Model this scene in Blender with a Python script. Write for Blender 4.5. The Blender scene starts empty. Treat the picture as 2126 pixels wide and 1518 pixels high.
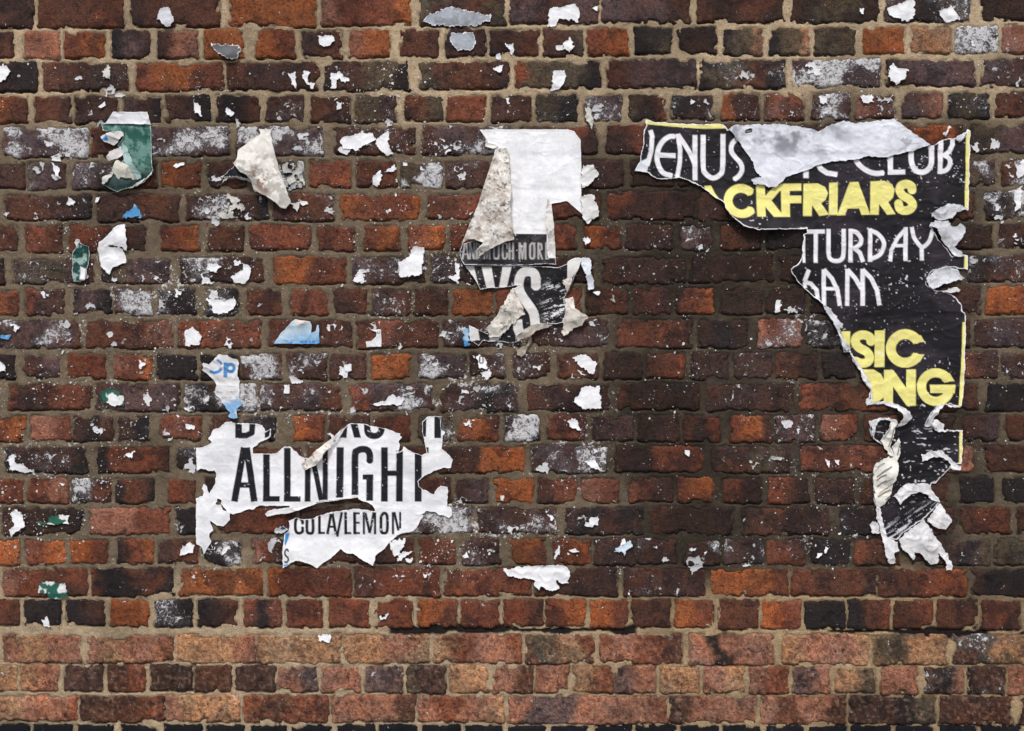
import bpy, math, random
import numpy as np

# ------------------------------------------------------------------ camera, sky, sun, exposure
random.seed(7)
sc = bpy.context.scene
S = 0.00115                    # metres per photo pixel on the wall plane
ZB = 0.50                      # height of the lower picture edge above the pavement
W, H = 2126, 1518
DIST = 2.75
cam = bpy.data.cameras.new('camera'); camo = bpy.data.objects.new('camera', cam)
sc.collection.objects.link(camo); sc.camera = camo
camo.location = (0, -DIST, ZB + H / 2 * S); camo.rotation_euler = (math.radians(90), 0, 0)
cam.sensor_width = 36; cam.lens = 36 * DIST / (W * S); cam.clip_start = 0.05; cam.clip_end = 500

SUN_EL, SUN_AZ = 50, -14       # degrees; azimuth measured from straight behind the camera
wd = bpy.data.worlds.new('World'); sc.world = wd; wd.use_nodes = True
nt = wd.node_tree; nt.nodes.clear()
sky = nt.nodes.new('ShaderNodeTexSky'); sky.sky_type = 'NISHITA'; sky.sun_disc = False
sky.sun_elevation = math.radians(SUN_EL); sky.sun_rotation = math.radians(180 + SUN_AZ)
sky.dust_density = 3.0; sky.air_density = 1.0
bg = nt.nodes.new('ShaderNodeBackground'); bg.inputs[1].default_value = 0.10
wo = nt.nodes.new('ShaderNodeOutputWorld')
nt.links.new(sky.outputs[0], bg.inputs[0]); nt.links.new(bg.outputs[0], wo.inputs[0])
sl = bpy.data.lights.new('sun', 'SUN'); sl.energy = 2.2; sl.angle = math.radians(10); sl.color = (1.0, 0.975, 0.94)
so = bpy.data.objects.new('sun', sl); sc.collection.objects.link(so)
# light travels from behind and above the camera down onto the wall
so.rotation_euler = (math.radians(90 - SUN_EL), 0, math.radians(SUN_AZ))
so.location = (0, -3, 5)
sc.view_settings.view_transform = 'Standard'; sc.view_settings.look = 'None'
sc.view_settings.gamma = 1.0; sc.view_settings.use_curve_mapping = False
sc.view_settings.exposure = 0.22

# ------------------------------------------------------------------ helpers
C = sc.collection
def smooth(a, b, x):
    t = np.clip((x - a) / (b - a), 0, 1); return t * t * (3 - 2 * t)
_tab = np.random.RandomState(11).rand(256 * 256)
def vn(x, y, sc_, seed=0):
    x = np.asarray(x, float) / sc_ + seed * 17.31 + 500; y = np.asarray(y, float) / sc_ + seed * 9.77 + 500
    xi = np.floor(x).astype(np.int64); yi = np.floor(y).astype(np.int64)
    fx = x - xi; fy = y - yi; fx = fx * fx * (3 - 2 * fx); fy = fy * fy * (3 - 2 * fy)
    def h(a, b): return _tab[((a * 73 + b * 197 + seed * 131 + (a * b) % 251) * 7919 + b * 31) % 65536]
    return (h(xi, yi) * (1 - fx) + h(xi + 1, yi) * fx) * (1 - fy) + (h(xi, yi + 1) * (1 - fx) + h(xi + 1, yi + 1) * fx) * fy
def fbm(x, y, s, seed=0, o=4, g=0.5):
    r = 0; a = 1; t = 0
    x = np.asarray(x, float); y = np.asarray(y, float)
    for k in range(o):
        x, y = x * 0.819 + y * 0.574, y * 0.819 - x * 0.574          # turn every octave so no lattice shows
        r = r + a * vn(x, y, s / 2 ** k, seed + k * 5); t += a; a *= g
    return r / t
def lin(c):
    c = np.asarray(c, float) / 255.0
    return np.where(c <= 0.04045, c / 12.92, ((c + 0.055) / 1.055) ** 2.4)
def to_world(px, py, h):       # photo pixel on the wall plane + height (mm) in front of it
    return np.stack([(px - W / 2) * S, -h * 0.001, ZB + (H - py) * S], -1)
def mk_mesh(name, v, q, mat, col=None, eff=None, smooth_=True, tris=None):
    me = bpy.data.meshes.new(name)
    v = np.asarray(v, np.float32); q = np.asarray(q, np.int32)
    me.vertices.add(len(v)); me.vertices.foreach_set('co', v.ravel())
    n = q.shape[1]
    me.loops.add(q.size); me.loops.foreach_set('vertex_index', q.ravel())
    me.polygons.add(len(q)); me.polygons.foreach_set('loop_start', np.arange(len(q), dtype=np.int32) * n)
    me.polygons.foreach_set('loop_total', np.full(len(q), n, np.int32))
    me.polygons.foreach_set('use_smooth', np.full(len(q), smooth_, bool))
    me.update(calc_edges=True)
    if col is not None:
        a = me.color_attributes.new('Col', 'FLOAT_COLOR', 'POINT')
        c4 = np.ones((len(v), 4), np.float32); c4[:, :3] = col; a.data.foreach_set('color', c4.ravel())
    if eff is not None:
        a = me.attributes.new('eff', 'FLOAT', 'POINT'); a.data.foreach_set('value', np.asarray(eff, np.float32))
    me.materials.append(mat)
    return me
def link(name, me, parent=None, loc=None):
    o = bpy.data.objects.new(name, me); C.objects.link(o)
    if loc is not None: o.location = loc
    if parent is not None: o.parent = parent
    return o
def empty(name, loc, label, cat, group=None):
    o = bpy.data.objects.new(name, None); C.objects.link(o); o.location = loc; o.empty_display_size = 0.1
    o['label'] = label; o['category'] = cat
    if group: o['group'] = group
    return o

# ------------------------------------------------------------------ materials
def base_mat(name, rough):
    m = bpy.data.materials.new(name); m.use_nodes = True
    t = m.node_tree; b = t.nodes['Principled BSDF']; b.inputs['Roughness'].default_value = rough
    return m, t, b
def N(t, ty, **k):
    n = t.nodes.new(ty)
    for a, v in k.items():
        if hasattr(n, a): setattr(n, a, v)
        else: n.inputs[a].default_value = v
    return n
def noise(t, pos, scale, detail=6, rough=0.6, dist=0.0):
    n = t.nodes.new('ShaderNodeTexNoise'); n.inputs['Scale'].default_value = scale
    n.inputs['Detail'].default_value = detail; n.inputs['Roughness'].default_value = rough
    n.inputs['Distortion'].default_value = dist
    t.links.new(pos, n.inputs['Vector']); return n.outputs[0]
def maprange(t, v, a, b, c, d, sm=False):
    n = t.nodes.new('ShaderNodeMapRange'); n.clamp = True
    if sm: n.interpolation_type = 'SMOOTHSTEP'
    for i, x in zip((1, 2, 3, 4), (a, b, c, d)):
        if isinstance(x, (int, float)): n.inputs[i].default_value = x
        else: t.links.new(x, n.inputs[i])
    t.links.new(v, n.inputs[0]); return n.outputs[0]
def math_(t, op, a, b):
    n = t.nodes.new('ShaderNodeMath'); n.operation = op
    for i, x in enumerate((a, b)):
        if isinstance(x, (int, float)): n.inputs[i].default_value = x
        else: t.links.new(x, n.inputs[i])
    return n.outputs[0]
def mix(t, mode, f, a, b):
    n = t.nodes.new('ShaderNodeMix'); n.data_type = 'RGBA'; n.blend_type = mode
    for i, x in ((0, f), (6, a), (7, b)):
        if isinstance(x, (int, float)): n.inputs[i].default_value = x
        elif isinstance(x, tuple): n.inputs[i].default_value = (*x, 1)
        else: t.links.new(x, n.inputs[i])
    return n.outputs[2]
def gray(t, v):
    n = t.nodes.new('ShaderNodeCombineColor')
    for i in range(3): t.links.new(v, n.inputs[i])
    return n.outputs[0]
def bump(t, b, h, strength, dist):
    n = t.nodes.new('ShaderNodeBump'); n.inputs['Strength'].default_value = strength; n.inputs['Distance'].default_value = dist
    t.links.new(h, n.inputs['Height']); t.links.new(n.outputs[0], b.inputs['Normal'])

def brick_material():
    m, t, b = base_mat('fired_brick', 0.82)
    pos = t.nodes.new('ShaderNodeNewGeometry').outputs['Position']
    col = N(t, 'ShaderNodeAttribute', attribute_name='Col').outputs['Color']
    eff = N(t, 'ShaderNodeAttribute', attribute_name='eff').outputs['Fac']
    n1 = noise(t, pos, 105, 10, 0.78, 0.4); n2 = noise(t, pos, 210, 8, 0.72, 0.5)
    n3 = noise(t, pos, 120, 12, 0.80, 0.9); n4 = noise(t, pos, 520, 4, 0.7); n5 = noise(t, pos, 34, 9, 0.72, 0.5); n6 = noise(t, pos, 800, 3, 0.6)
    vo = t.nodes.new('ShaderNodeTexVoronoi'); vo.feature = 'DISTANCE_TO_EDGE'; vo.inputs['Scale'].default_value = 13
    wv = t.nodes.new('ShaderNodeTexNoise'); wv.inputs['Scale'].default_value = 60; wv.inputs['Detail'].default_value = 5; t.links.new(pos, wv.inputs['Vector'])
    vm = t.nodes.new('ShaderNodeVectorMath'); vm.operation = 'MULTIPLY_ADD'; vm.inputs[1].default_value = (0.05, 0.05, 0.05)
    t.links.new(wv.outputs['Color'], vm.inputs[0]); t.links.new(pos, vm.inputs[2]); t.links.new(vm.outputs[0], vo.inputs['Vector'])
    crack = math_(t, 'MULTIPLY', maprange(t, vo.outputs[0], 0.02, 0.004, 0.0, 1.0, True), maprange(t, noise(t, pos, 14, 4, 0.6), 0.58, 0.64, 0.0, 1.0, True))
    c = mix(t, 'MULTIPLY', 1.0, col, gray(t, maprange(t, n1, 0.36, 0.64, 0.58, 1.42)))
    c = mix(t, 'MULTIPLY', 1.0, c, gray(t, maprange(t, n6, 0.3, 0.7, 0.62, 1.36)))
    c = mix(t, 'MIX', maprange(t, n5, 0.52, 0.58, 0.0, 0.6, True), c, mix(t, 'MULTIPLY', 1.0, c, (0.40, 0.38, 0.42)))
    c = mix(t, 'MIX', maprange(t, n2, 0.43, 0.385, 0.0, 0.92, True), c, (0.010, 0.009, 0.009))
    c = mix(t, 'MIX', math_(t, 'MULTIPLY', crack, 0.6), c, (0.010, 0.009, 0.009))
    c = mix(t, 'MIX', maprange(t, n4, 0.62, 0.72, 0.0, 0.35, True), c, mix(t, 'ADD', 1.0, c, (0.15, 0.12, 0.10)))
    thr = math_(t, 'SUBTRACT', 0.70, math_(t, 'MULTIPLY', eff, 0.205))
    wm = maprange(t, n3, thr, math_(t, 'ADD', thr, 0.035), 0.0, 0.95, True)
    veil = maprange(t, n3, math_(t, 'SUBTRACT', thr, 0.14), math_(t, 'ADD', thr, 0.02), 0.0, math_(t, 'MULTIPLY', eff, 0.5), False)
    c = mix(t, 'MIX', veil, c, (0.30, 0.28, 0.31))
    n7 = noise(t, pos, 62, 12, 0.72, 0.6); th7 = math_(t, 'SUBTRACT', 0.655, math_(t, 'MULTIPLY', eff, 0.135))
    w7 = maprange(t, n7, th7, math_(t, 'ADD', th7, 0.014), 0.0, 1.0, True)
    wm = math_(t, 'MAXIMUM', wm, w7)
    c = mix(t, 'MIX', wm, c, (0.76, 0.755, 0.765))
    t.links.new(c, b.inputs['Base Color'])
    h = math_(t, 'ADD', math_(t, 'MULTIPLY', n1, 1.0), math_(t, 'ADD', math_(t, 'MULTIPLY', n2, 0.7), math_(t, 'MULTIPLY', n4, 0.25)))
    h = math_(t, 'SUBTRACT', math_(t, 'ADD', h, math_(t, 'MULTIPLY', wm, 0.12)), math_(t, 'MULTIPLY', crack, 0.5))
    bump(t, b, h, 1.0, 0.0065)
    b.inputs['Specular IOR Level'].default_value = 0.25
    return m
def mortar_material():
    m, t, b = base_mat('lime_mortar', 0.95)
    pos = t.nodes.new('ShaderNodeNewGeometry').outputs['Position']
    col = N(t, 'ShaderNodeAttribute', attribute_name='Col').outputs['Color']
    eff = N(t, 'ShaderNodeAttribute', attribute_name='eff').outputs['Fac']
    n1 = noise(t, pos, 45, 9, 0.68); n2 = noise(t, pos, 420, 5, 0.7); n3 = noise(t, pos, 130, 9, 0.75)
    c = mix(t, 'MULTIPLY', 1.0, col, gray(t, maprange(t, n1, 0.3, 0.7, 0.70, 1.28)))
    c = mix(t, 'MULTIPLY', 1.0, c, gray(t, maprange(t, n2, 0.34, 0.66, 0.55, 1.42)))
    thr = math_(t, 'SUBTRACT', 0.72, math_(t, 'MULTIPLY', eff, 0.20))
    c = mix(t, 'MIX', maprange(t, n3, 0.40, 0.35, 0, 0.75), c, (0.022, 0.018, 0.015))
    c = mix(t, 'MIX', maprange(t, n3, thr, math_(t, 'ADD', thr, 0.03), 0, 0.9), c, (0.66, 0.65, 0.64))
    t.links.new(c, b.inputs['Base Color'])
    bump(t, b, math_(t, 'ADD', n1, math_(t, 'ADD', math_(t, 'MULTIPLY', n2, 0.45), math_(t, 'MULTIPLY', n3, 0.6))), 0.9, 0.0045)
    b.inputs['Specular IOR Level'].default_value = 0.15
    return m
def paper_material(name, rough, spec):
    m, t, b = base_mat(name, rough)
    pos = t.nodes.new('ShaderNodeNewGeometry').outputs['Position']
    col = N(t, 'ShaderNodeAttribute', attribute_name='Col').outputs['Color']
    n1 = noise(t, pos, 22, 8, 0.66); n2 = noise(t, pos, 260, 5, 0.6); n3 = noise(t, pos, 60, 6, 0.55, 1.2)
    c = mix(t, 'MULTIPLY', 1.0, col, gray(t, maprange(t, n1, 0.32, 0.68, 0.84, 1.08)))
    c = mix(t, 'MULTIPLY', 1.0, c, gray(t, maprange(t, n2, 0.3, 0.7, 0.93, 1.05)))
    t.links.new(c, b.inputs['Base Color'])
    bump(t, b, math_(t, 'ADD', math_(t, 'MULTIPLY', n3, 0.8), math_(t, 'MULTIPLY', n2, 0.10)), 0.30, 0.0035)
    b.inputs['Specular IOR Level'].default_value = spec
    return m
M_BRICK = brick_material(); M_MORTAR = mortar_material()
M_PAPER = paper_material('weathered_paper', 0.7, 0.25); M_INK = paper_material('printed_poster_paper', 0.55, 0.22)

# ------------------------------------------------------------------ brick layout: one line per course
# x positions in thirds of a photo pixel; tone letters run left to right; last digit = amount of white salts
ZF = 700 / 2126
ROWS = [
 (-12, 56, -20, 43, "-500 205 m 0;232 785 bbr 0;828 1388 mbb 0;1450 1990 ooo 0;2030 2586 prro 0;2646 3186 gmbg 1;3214 3776 vmv 0;3802 4352 vvb 0;4402 4960 bdbd 0;4990 5547 dgd 0;5582 6122 vkg 4;6190 6700 d 1"),
 (66, 121, 54, 109, "-150 82 b 0;145 370 p 0;403 657 ro 0;703 952 kvm 0;997 1240 mpp 0;1285 1550 o 0;1618 1860 or 0;1908 2153 mb 0;2200 2450 po 0;2518 2765 b 0;2815 3060 m 0;3088 3400 mb 1;3425 3680 mmg 0;3708 3962 ro 0;3998 4245 kg 0;4270 4515 d 0;4562 4812 kgt 0;4850 5112 kgt 0;5145 5395 g 0;5440 5708 oo 0;5752 6000 t 1;6025 6288 k 7;6315 6600 p 3"),
 (131, 190, 122, 178, "-300 230 mk 0;262 805 bmm 2;862 1412 ror 0;1440 2005 bmmb 1;2042 2588 kmgk 0;2645 3205 gbbm 0;3248 3780 rggk 0;3828 4390 bvvv 0;4415 4950 kgbk 3;4995 5558 mvvv 7;5600 6148 mvvv 0;6188 6700 vmv 3"),
 (201, 256, 195, 244, "-100 165 ob 0;212 445 bm 0;470 735 mm 2;776 1020 vmk 0;1045 1330 mk 1;1362 1640 mkb 0;1668 1912 m 3;1958 2210 bm 0;2245 2500 gm 2;2550 2790 bg 0;2815 3065 r 0;3103 3355 mb 0;3384 3640 gk 2;3685 3915 v 4;3955 4200 gdr 2;4236 4500 km 4;4550 4795 omm 2;4830 5065 brr 3;5110 5365 bvm 6;5402 5645 pb 5;5700 5945 vp 2;5985 6250 kgk 3;6290 6550 b 2"),
 (266, 323, 259, 315, "-400 -40 b 1;12 550 vvvv 6;570 890 rbm 0;915 1445 vvmv 6;1495 2040 vvvv 6;2110 2616 mmbb 3;2670 3230 mvmv 6;3270 3766 mmrm 1;3826 4400 mro 0;4430 4960 b 0;4990 5540 m 0;5580 6080 moom 1;6122 6700 gvm 3"),
 (337, 391, 333, 384, "-100 150 mm 2;172 415 gvm 5;445 735 vm 4;760 985 b 1;1020 1270 or 0;1300 1560 kbm 2;1600 1915 kkg 7;1950 2215 rr 1;2255 2500 br 2;2526 2780 gv 8;2810 3075 m 4;3110 3370 m 1;3400 3640 m 1;3660 3925 m 2;3980 4250 d 0;4280 4520 d 0;4560 4800 d 0;4830 5080 d 0;5110 5370 d 0;5400 5640 d 0;5680 5920 d 0;6035 6282 gv 7;6320 6600 b 6"),
 (407, 457, 397, 453, "-400 -10 m 0;30 575 bbmk 2;610 1130 mmbm 1;1180 1690 mmmk 5;1720 2100 mbb 5;2146 2650 orro 0;2696 3230 brm 2;3260 3790 mrb 1;3835 4380 rmmd 0;4400 4950 mdb 0;4980 5520 b 0;5560 6152 b 0;6215 6700 kg 7"),
 (471, 522, 468, 514, "-80 105 b 0;150 385 rb 0;440 690 rr 1;720 915 bm 0;1020 1255 ro 1;1305 1540 b 1;1575 1950 rrr 1;2000 2230 r 0;2290 2520 ro 0;2565 2800 ro 0;2840 3100 r 0;3130 3370 r 0;3400 3628 r 0;3690 3925 or 1;3955 4240 mm 2;4300 4482 vm 4;4545 4800 bd 1;4840 5080 k 0;5110 5350 k 0;5390 5640 k 0;5670 5990 k 0;6032 6257 d 0;6300 6500 m 4"),
 (539, 588, 531, 586, "-300 20 d 0;75 590 bgmm 3;640 1075 kgvv 6;1135 1660 mmmb 5;1725 2170 oorr 0;2215 2690 vmmb 4;2720 3230 mmv 3;3270 3740 m 1;3790 4330 mmmd 1;4350 4880 dmdd 1;4905 5420 dk 0;5460 5980 d 0;6100 6700 kbm 4"),
 (602, 653, 597, 650, "-100 115 or 0;160 405 rmm 3;460 695 kvk 4;722 965 vvb 7;990 1230 k 4;1300 1500 k 5;1550 1775 b 2;1835 2060 rr 1;2100 2320 mb 1;2345 2590 mb 3;2615 2825 bb 0;2860 3110 o 0;3135 3390 rr 0;3420 3662 r 1;3700 3960 db 0;3996 4226 brm 0;4262 4500 dro 0;4545 4810 d 0;4830 5080 dd 3;5110 5350 d 0;5390 5630 d 0;5660 5900 d 0;5935 6182 m 1;6225 6600 or 0"),
 (667, 722, 663, 719, "-100 515 mvvb 5;545 1090 bbbp 2;1125 1640 rrbr 2;1700 2215 bbbb 2;2250 2765 brbb 2;2790 3300 mbm 4;3340 3840 mvm 3;3890 4360 rrbm 0;4405 4725 dkd 1;4780 5055 prp 4;5075 5560 k 4;5600 6115 m 0;6140 6700 mvm 2"),
 (738, 786, 733, 786, "-200 95 bk 0;150 380 mv 1;425 665 rr 0;705 960 pro 1;995 1235 k 2;1260 1500 k 1;1515 1770 m 6;1815 2060 bm 4;2090 2310 m 3;2346 2590 o 0;2640 2930 v 6;2960 3190 m 4;3240 3460 m 3;3520 3770 bb 2;3810 4050 d 0;4080 4320 br 0;4365 4590 d 2;4630 4865 dm 2;4890 5150 bd 0;5175 5400 k 0;5430 5700 d 0;5730 5960 d 0;5990 6290 rm 2;6310 6600 m 3"),
 (799, 852, 798, 853, "-400 -20 d 0;40 580 rmrr 0;610 1130 mvvd 3;1160 1610 kkmk 6;1635 2150 vmvb 4;2205 2735 rvvm 6;2780 3270 mvkm 6;3335 3845 bmmm 2;3890 4412 bddd 0;4460 5000 mdmd 2;5045 5600 rbbr 0;5640 6165 mb 0;6225 6700 k 1"),
 (866, 916, 862, 915, "-100 155 ro 0;195 445 pr 0;465 715 mkb 3;745 940 mk 3;1015 1265 rr 3;1315 1500 mb 2;1530 1730 k 3;1840 2045 or 0;2080 2330 bm 1;2366 2588 br 2;2640 2850 g 4;2890 3135 ror 2;3180 3400 mgk 6;3450 3690 r 2;3735 3995 mv 1;4025 4280 dm 0;4315 4540 bmr 0;4608 4860 rob 0;4890 5140 m 3;5180 5410 pr 0;5460 5700 b 0;5740 6030 d 0;6062 6305 mv 1;6345 6600 b 0"),
 (930, 980, 928, 979, "-400 -30 m 0;30 545 kmmk 3;610 1070 krrb 1;1115 1500 k 4;1540 1900 b 2;1940 2450 b 0;2490 2740 b 0;2770 3306 bmoo 1;3350 3825 mvmv 5;3880 4430 mdrr 0;4480 4990 dbgd 2;5060 5600 rbrr 2;5640 6140 mp 3;6220 6700 b 0"),
 (996, 1043, 992, 1044, "-100 145 r 0;175 420 rp 0;445 690 kb 6;720 970 kbk 0;1060 1240 rb 0;1280 1500 k 0;1540 1780 b 0;1810 2050 b 0;2080 2320 b 0;2360 2600 b 0;2640 2846 rm 0;2885 3085 mv 2;3125 3360 o 0;3395 3630 mr 1;3670 3905 pr 2;3965 4235 rm 0;4270 4500 ro 0;4562 4810 rd 1;4852 5105 rd 0;5145 5380 m 1;5430 5680 b 0;5720 5985 bm 1;6055 6265 k 1;6325 6600 k 0"),
 (1055, 1108, 1056, 1108, "-400 -20 d 0;20 520 mddk 1;565 1070 pprr 0;1105 1325 k 3;1360 1850 brrr 0;1890 2400 m 1;2450 2980 bbmv 6;3020 3505 mmbb 4;3560 4055 mkmk 2;4110 4625 bddd 0;4685 5225 dbdm 0;5300 5800 km 3;5850 6035 m 0;6055 6370 brr 0;6410 6700 b 0"),
 (1122, 1171, 1121, 1173, "-100 120 oo 0;165 405 ro 0;440 675 or 0;735 965 kro 1;1000 1240 mr 1;1280 1520 k 6;1590 1780 prm 2;1820 2060 b 0;2080 2320 b 0;2370 2610 mb 0;2645 2875 r 1;2925 3150 vm 3;3210 3445 oor 0;3480 3725 ro 0;3750 4000 m 2;4010 4270 m 3;4310 4540 m 6;4570 4810 mk 6;4835 5080 rb 2;5120 5365 k 2;5390 5680 rbb 0;5740 5960 m 0;5990 6240 mkg 2;6275 6500 g 0"),
 (1181, 1236, 1183, 1237, "-400 -20 r 0;15 545 prbr 1;570 1100 rkbk 1;1135 1660 rooo 0;1690 2215 orrr 1;2235 2780 brrr 2;2805 3345 brrr 1;3375 3890 bmmm 0;3935 4455 bbmb 3;4490 4965 ooor 1;4985 5530 rbbm 0;5540 6095 bbro 0;6130 6700 mkb 0"),
 (1246, 1299, 1247, 1306, "-100 120 rb 0;145 378 k 1;415 655 km 0;695 935 o 0;970 1215 k 4;1250 1500 kb 0;1535 1775 rkr 2;1805 2045 r 1;2080 2330 rr 1;2365 2600 r 0;2635 2880 or 1;2905 3145 r 2;3175 3425 rb 0;3445 3690 ro 0;3720 3955 or 0;3980 4232 bb 0;4258 4500 or 1;4530 4780 b 0;4805 5050 or 0;5075 5330 kkk 0;5350 5615 kbr 0;5640 5885 br 0;5910 6165 bb 0;6190 6440 rb 0"),
 (1320, 1374, 1320, 1381, "-400 -20 p 0;15 510 ptpp 1;550 1095 ptpb 0;1110 1605 tttp 1;1610 2150 tttt 0;2170 2705 ttpt 1;2735 3280 trpr 1;3310 3740 rgtr 2;3775 4304 rprb 1;4350 4880 pkpp 1;4937 5480 tppt 2;5502 5973 tgtt 1;6015 6600 bgtk 4"),
 (1382, 1435, 1386, 1441, "-100 100 t 0;125 365 tp 0;405 650 m 0;680 920 br 0;950 1205 d 0;1220 1460 b 0;1485 1740 m 0;1755 2000 pv 1;2030 2268 p 0;2300 2540 v 1;2560 2805 gmm 1;2832 3085 t 0;3110 3355 pb 1;3375 3595 p 1;3620 3865 tr 0;3880 4135 vp 1;4170 4407 t 0;4443 4693 pt 0;4724 4973 pr 0;5004 5242 vp 1;5279 5522 tg 1;5564 5787 p 1;5828 6077 mkp 4;6103 6336 kmm 3;6357 6600 p 1"),
 (1446, 1498, 1448, 1505, "-100 485 ptpr 0;500 1035 mbbr 1;1045 1510 pttt 2;1530 2065 rbrr 0;2080 2620 pppb 1;2635 3175 prpt 1;3200 3735 pvvp 1;3745 4210 ppr 0;4225 4771 mppp 1;4796 5336 pbpb 1;5362 5900 mmkg 1;5932 6388 mbb 0;6430 6800 b 0"),
]
PAL = dict(o=(168, 96, 56), r=(128, 74, 54), b=(100, 63, 48), m=(83, 57, 49), k=(50, 41, 40), p=(160, 108, 88), v=(97, 75, 73),
           g=(92, 78, 62), t=(176, 130, 98), d=(66, 47, 39), q=(24, 25, 32))
PALL = {k_: lin(v_) for k_, v_ in PAL.items()}
bricks = []                    # x0, x1, ytop, ybot, tones, salts, row, in_frame
rng = np.random.RandomState(5)
for ri, (tl, bl, tr, br_, s_) in enumerate(ROWS):
    for it in s_.split(';'):
        a, b_, code, w_ = it.split()
        x0, x1 = float(a) * ZF, float(b_) * ZF
        f = np.clip((x0 + x1) / 2 / W, 0, 1)
        bricks.append([x0, x1, tl + (tr - tl) * f + rng.uniform(-2, 2), bl + (br_ - bl) * f + rng.uniform(-2, 2), code, int(w_), ri, x1 > 0 and x0 < W])
# plinth course of blue-black engineering bricks just entering the frame, and the wall going on outside it
y = 1506.5
for k in range(7):
    xs = -560 - (44 if k % 2 else 0)
    while xs < W + 560:
        wdt = 86 if k % 2 == 0 else 172
        bricks.append([xs + 3, xs + wdt - 3, y + 2 * (xs / W) * (k == 0), y + 54, 'q', 0, 23 + k, k == 0 and xs + wdt > 0 and xs < W]); xs += wdt + 3.5
    y += 63
tones = ['m', 'b', 'r', 'bm', 'mk', 'rb', 'v', 'r', 'b', 'd']
for k in range(-5, 23):       # margins left, right and above the frame
    if k >= 0:
        tl, bl, tr, br_, s_ = ROWS[k]; head = len(s_.split(';')) > 18
        xr = max(b[1] for b in bricks if b[6] == k); xl = min(b[0] for b in bricks if b[6] == k)
        spans = [(-560, xl - 12), (xr + 12, W + 560)]
    else:
        tl = bl = 0; yy = -14 + k * 64; tl, bl, tr, br_ = yy, yy + 55, yy - 6, yy + 48; head = k % 2 == 0; spans = [(-560, W + 560)]
    for a, b_ in spans:
        xs = a
        while b_ - xs > 40:
            wdt = min(80 if head else 175, b_ - xs)
            f = np.clip((xs + wdt / 2) / W, 0, 1)
            bricks.append([xs, xs + wdt, tl + (tr - tl) * f, bl + (br_ - bl) * f, tones[rng.randint(10)], 0, k, False]); xs += wdt + 11

def warp(x, y):
    wx = (vn(x, y, 70, 1) - .5) * 5 + (fbm(x, y, 13, 2, 3) - .5) * 6.5
    wy = (vn(x, y, 70, 3) - .5) * 4 + (fbm(x, y, 13, 4, 3) - .5) * 6.5
    return wx, wy
def brick_D(x, y, b, wx, wy, r=5):
    X = x + wx - (b[0] + b[1]) / 2; Y = y + wy - (b[2] + b[3]) / 2
    hx, hy = (b[1] - b[0]) / 2 + 1.8 - r, (b[3] - b[2]) / 2 + 2.2 - r
    qx, qy = np.abs(X) - hx, np.abs(Y) - hy
    d = r - (np.hypot(np.maximum(qx, 0), np.maximum(qy, 0)) + np.minimum(np.maximum(qx, qy), 0))
    return d - 8 * smooth(0.61, 0.72, fbm(x, y, 34, 8, 4, 0.6)) * smooth(24, 0, d)

GS = 2.5
def crack_line(x, y):           # ragged open crack under the old header course, with mortar lumps left in it
    yc = 1311 + (x - 1400) * .004 + (fbm(x, y * 0, 90, 131, 4, 0.7) - .5) * 22
    wdt = 3.0 + 10 * np.clip(fbm(x, y * 0 + 9, 60, 133, 4, 0.7) - 0.36, 0, 1) / 0.3
    return smooth(1.15, 0.75, np.abs(y - yc) / wdt) * smooth(660, 780, x) * smooth(0.33, 0.38, fbm(x, y * 0 + 30, 120, 135, 3))
# mortar grid: fine in the frame, coarse outside
gx = np.concatenate([np.arange(-570, -12, 14), np.arange(-12, W + 13, GS), np.arange(W + 18, W + 580, 14)])
gy = np.concatenate([np.arange(-420, -12, 14), np.arange(-12, H + 13, GS), np.arange(H + 18, H + 434, 12)])
GX, GY = np.meshgrid(gx, gy); WX, WY = warp(GX, GY)
WX = WX; D = np.full(GX.shape, -30.0); BEL = np.zeros(GX.shape); EF = np.zeros(GX.shape)
for b in bricks:
    i0, i1 = np.searchsorted(gx, [b[0] - 16, b[1] + 16]); j0, j1 = np.searchsorted(gy, [b[2] - 16, b[3] + 16])
    if i1 <= i0 or j1 <= j0: continue
    s_ = np.s_[j0:j1, i0:i1]
    d = brick_D(GX[s_], GY[s_], b, WX[s_], WY[s_])
    up = d > D[s_]; D[s_] = np.where(up, d, D[s_])
    EF[s_] = np.maximum(EF[s_], b[5] / 9 * smooth(-15, -2, d))
    BEL[s_] = np.where(up, smooth(-4, 6, GY[s_] - b[3] + 3), BEL[s_])
smear = smooth(0.62, 0.85, fbm(GX, GY, 60, 31, 3)) * 5
MH = -2.4 + (fbm(GX, GY, 26, 41, 4) - .5) * 3.4 + (vn(GX, GY, 5, 45) - .5) * 1.0
gn = smooth(0.30, 0.62, fbm(GX, GY, 34, 51, 3))
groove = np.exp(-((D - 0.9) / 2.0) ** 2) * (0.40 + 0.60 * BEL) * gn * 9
CRACK_MASK = crack_line(GX, GY) * (D < 4)
MH = MH - CRACK_MASK * 5 - groove - np.maximum(0, D - 2.2 - smear) * 1.3 + np.minimum(smear, 2) * 0.5 * (D > -3)
REL = -2.4 * (1 - smooth(-3, 7, D)) + 2.3                     # what paper can drape over
RX0, RY0 = -12.0, -12.0
ix0 = np.searchsorted(gx, -12); jy0 = np.searchsorted(gy, -12); nx_ = len(np.arange(-12, W + 13, GS)); ny_ = len(np.arange(-12, H + 13, GS))
R_ = REL[jy0:jy0 + ny_, ix0:ix0 + nx_].copy()
for _ in range(2):
    R_ = (R_ + np.roll(R_, 1, 0) + np.roll(R_, -1, 0) + np.roll(R_, 1, 1) + np.roll(R_, -1, 1)) / 5
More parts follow.
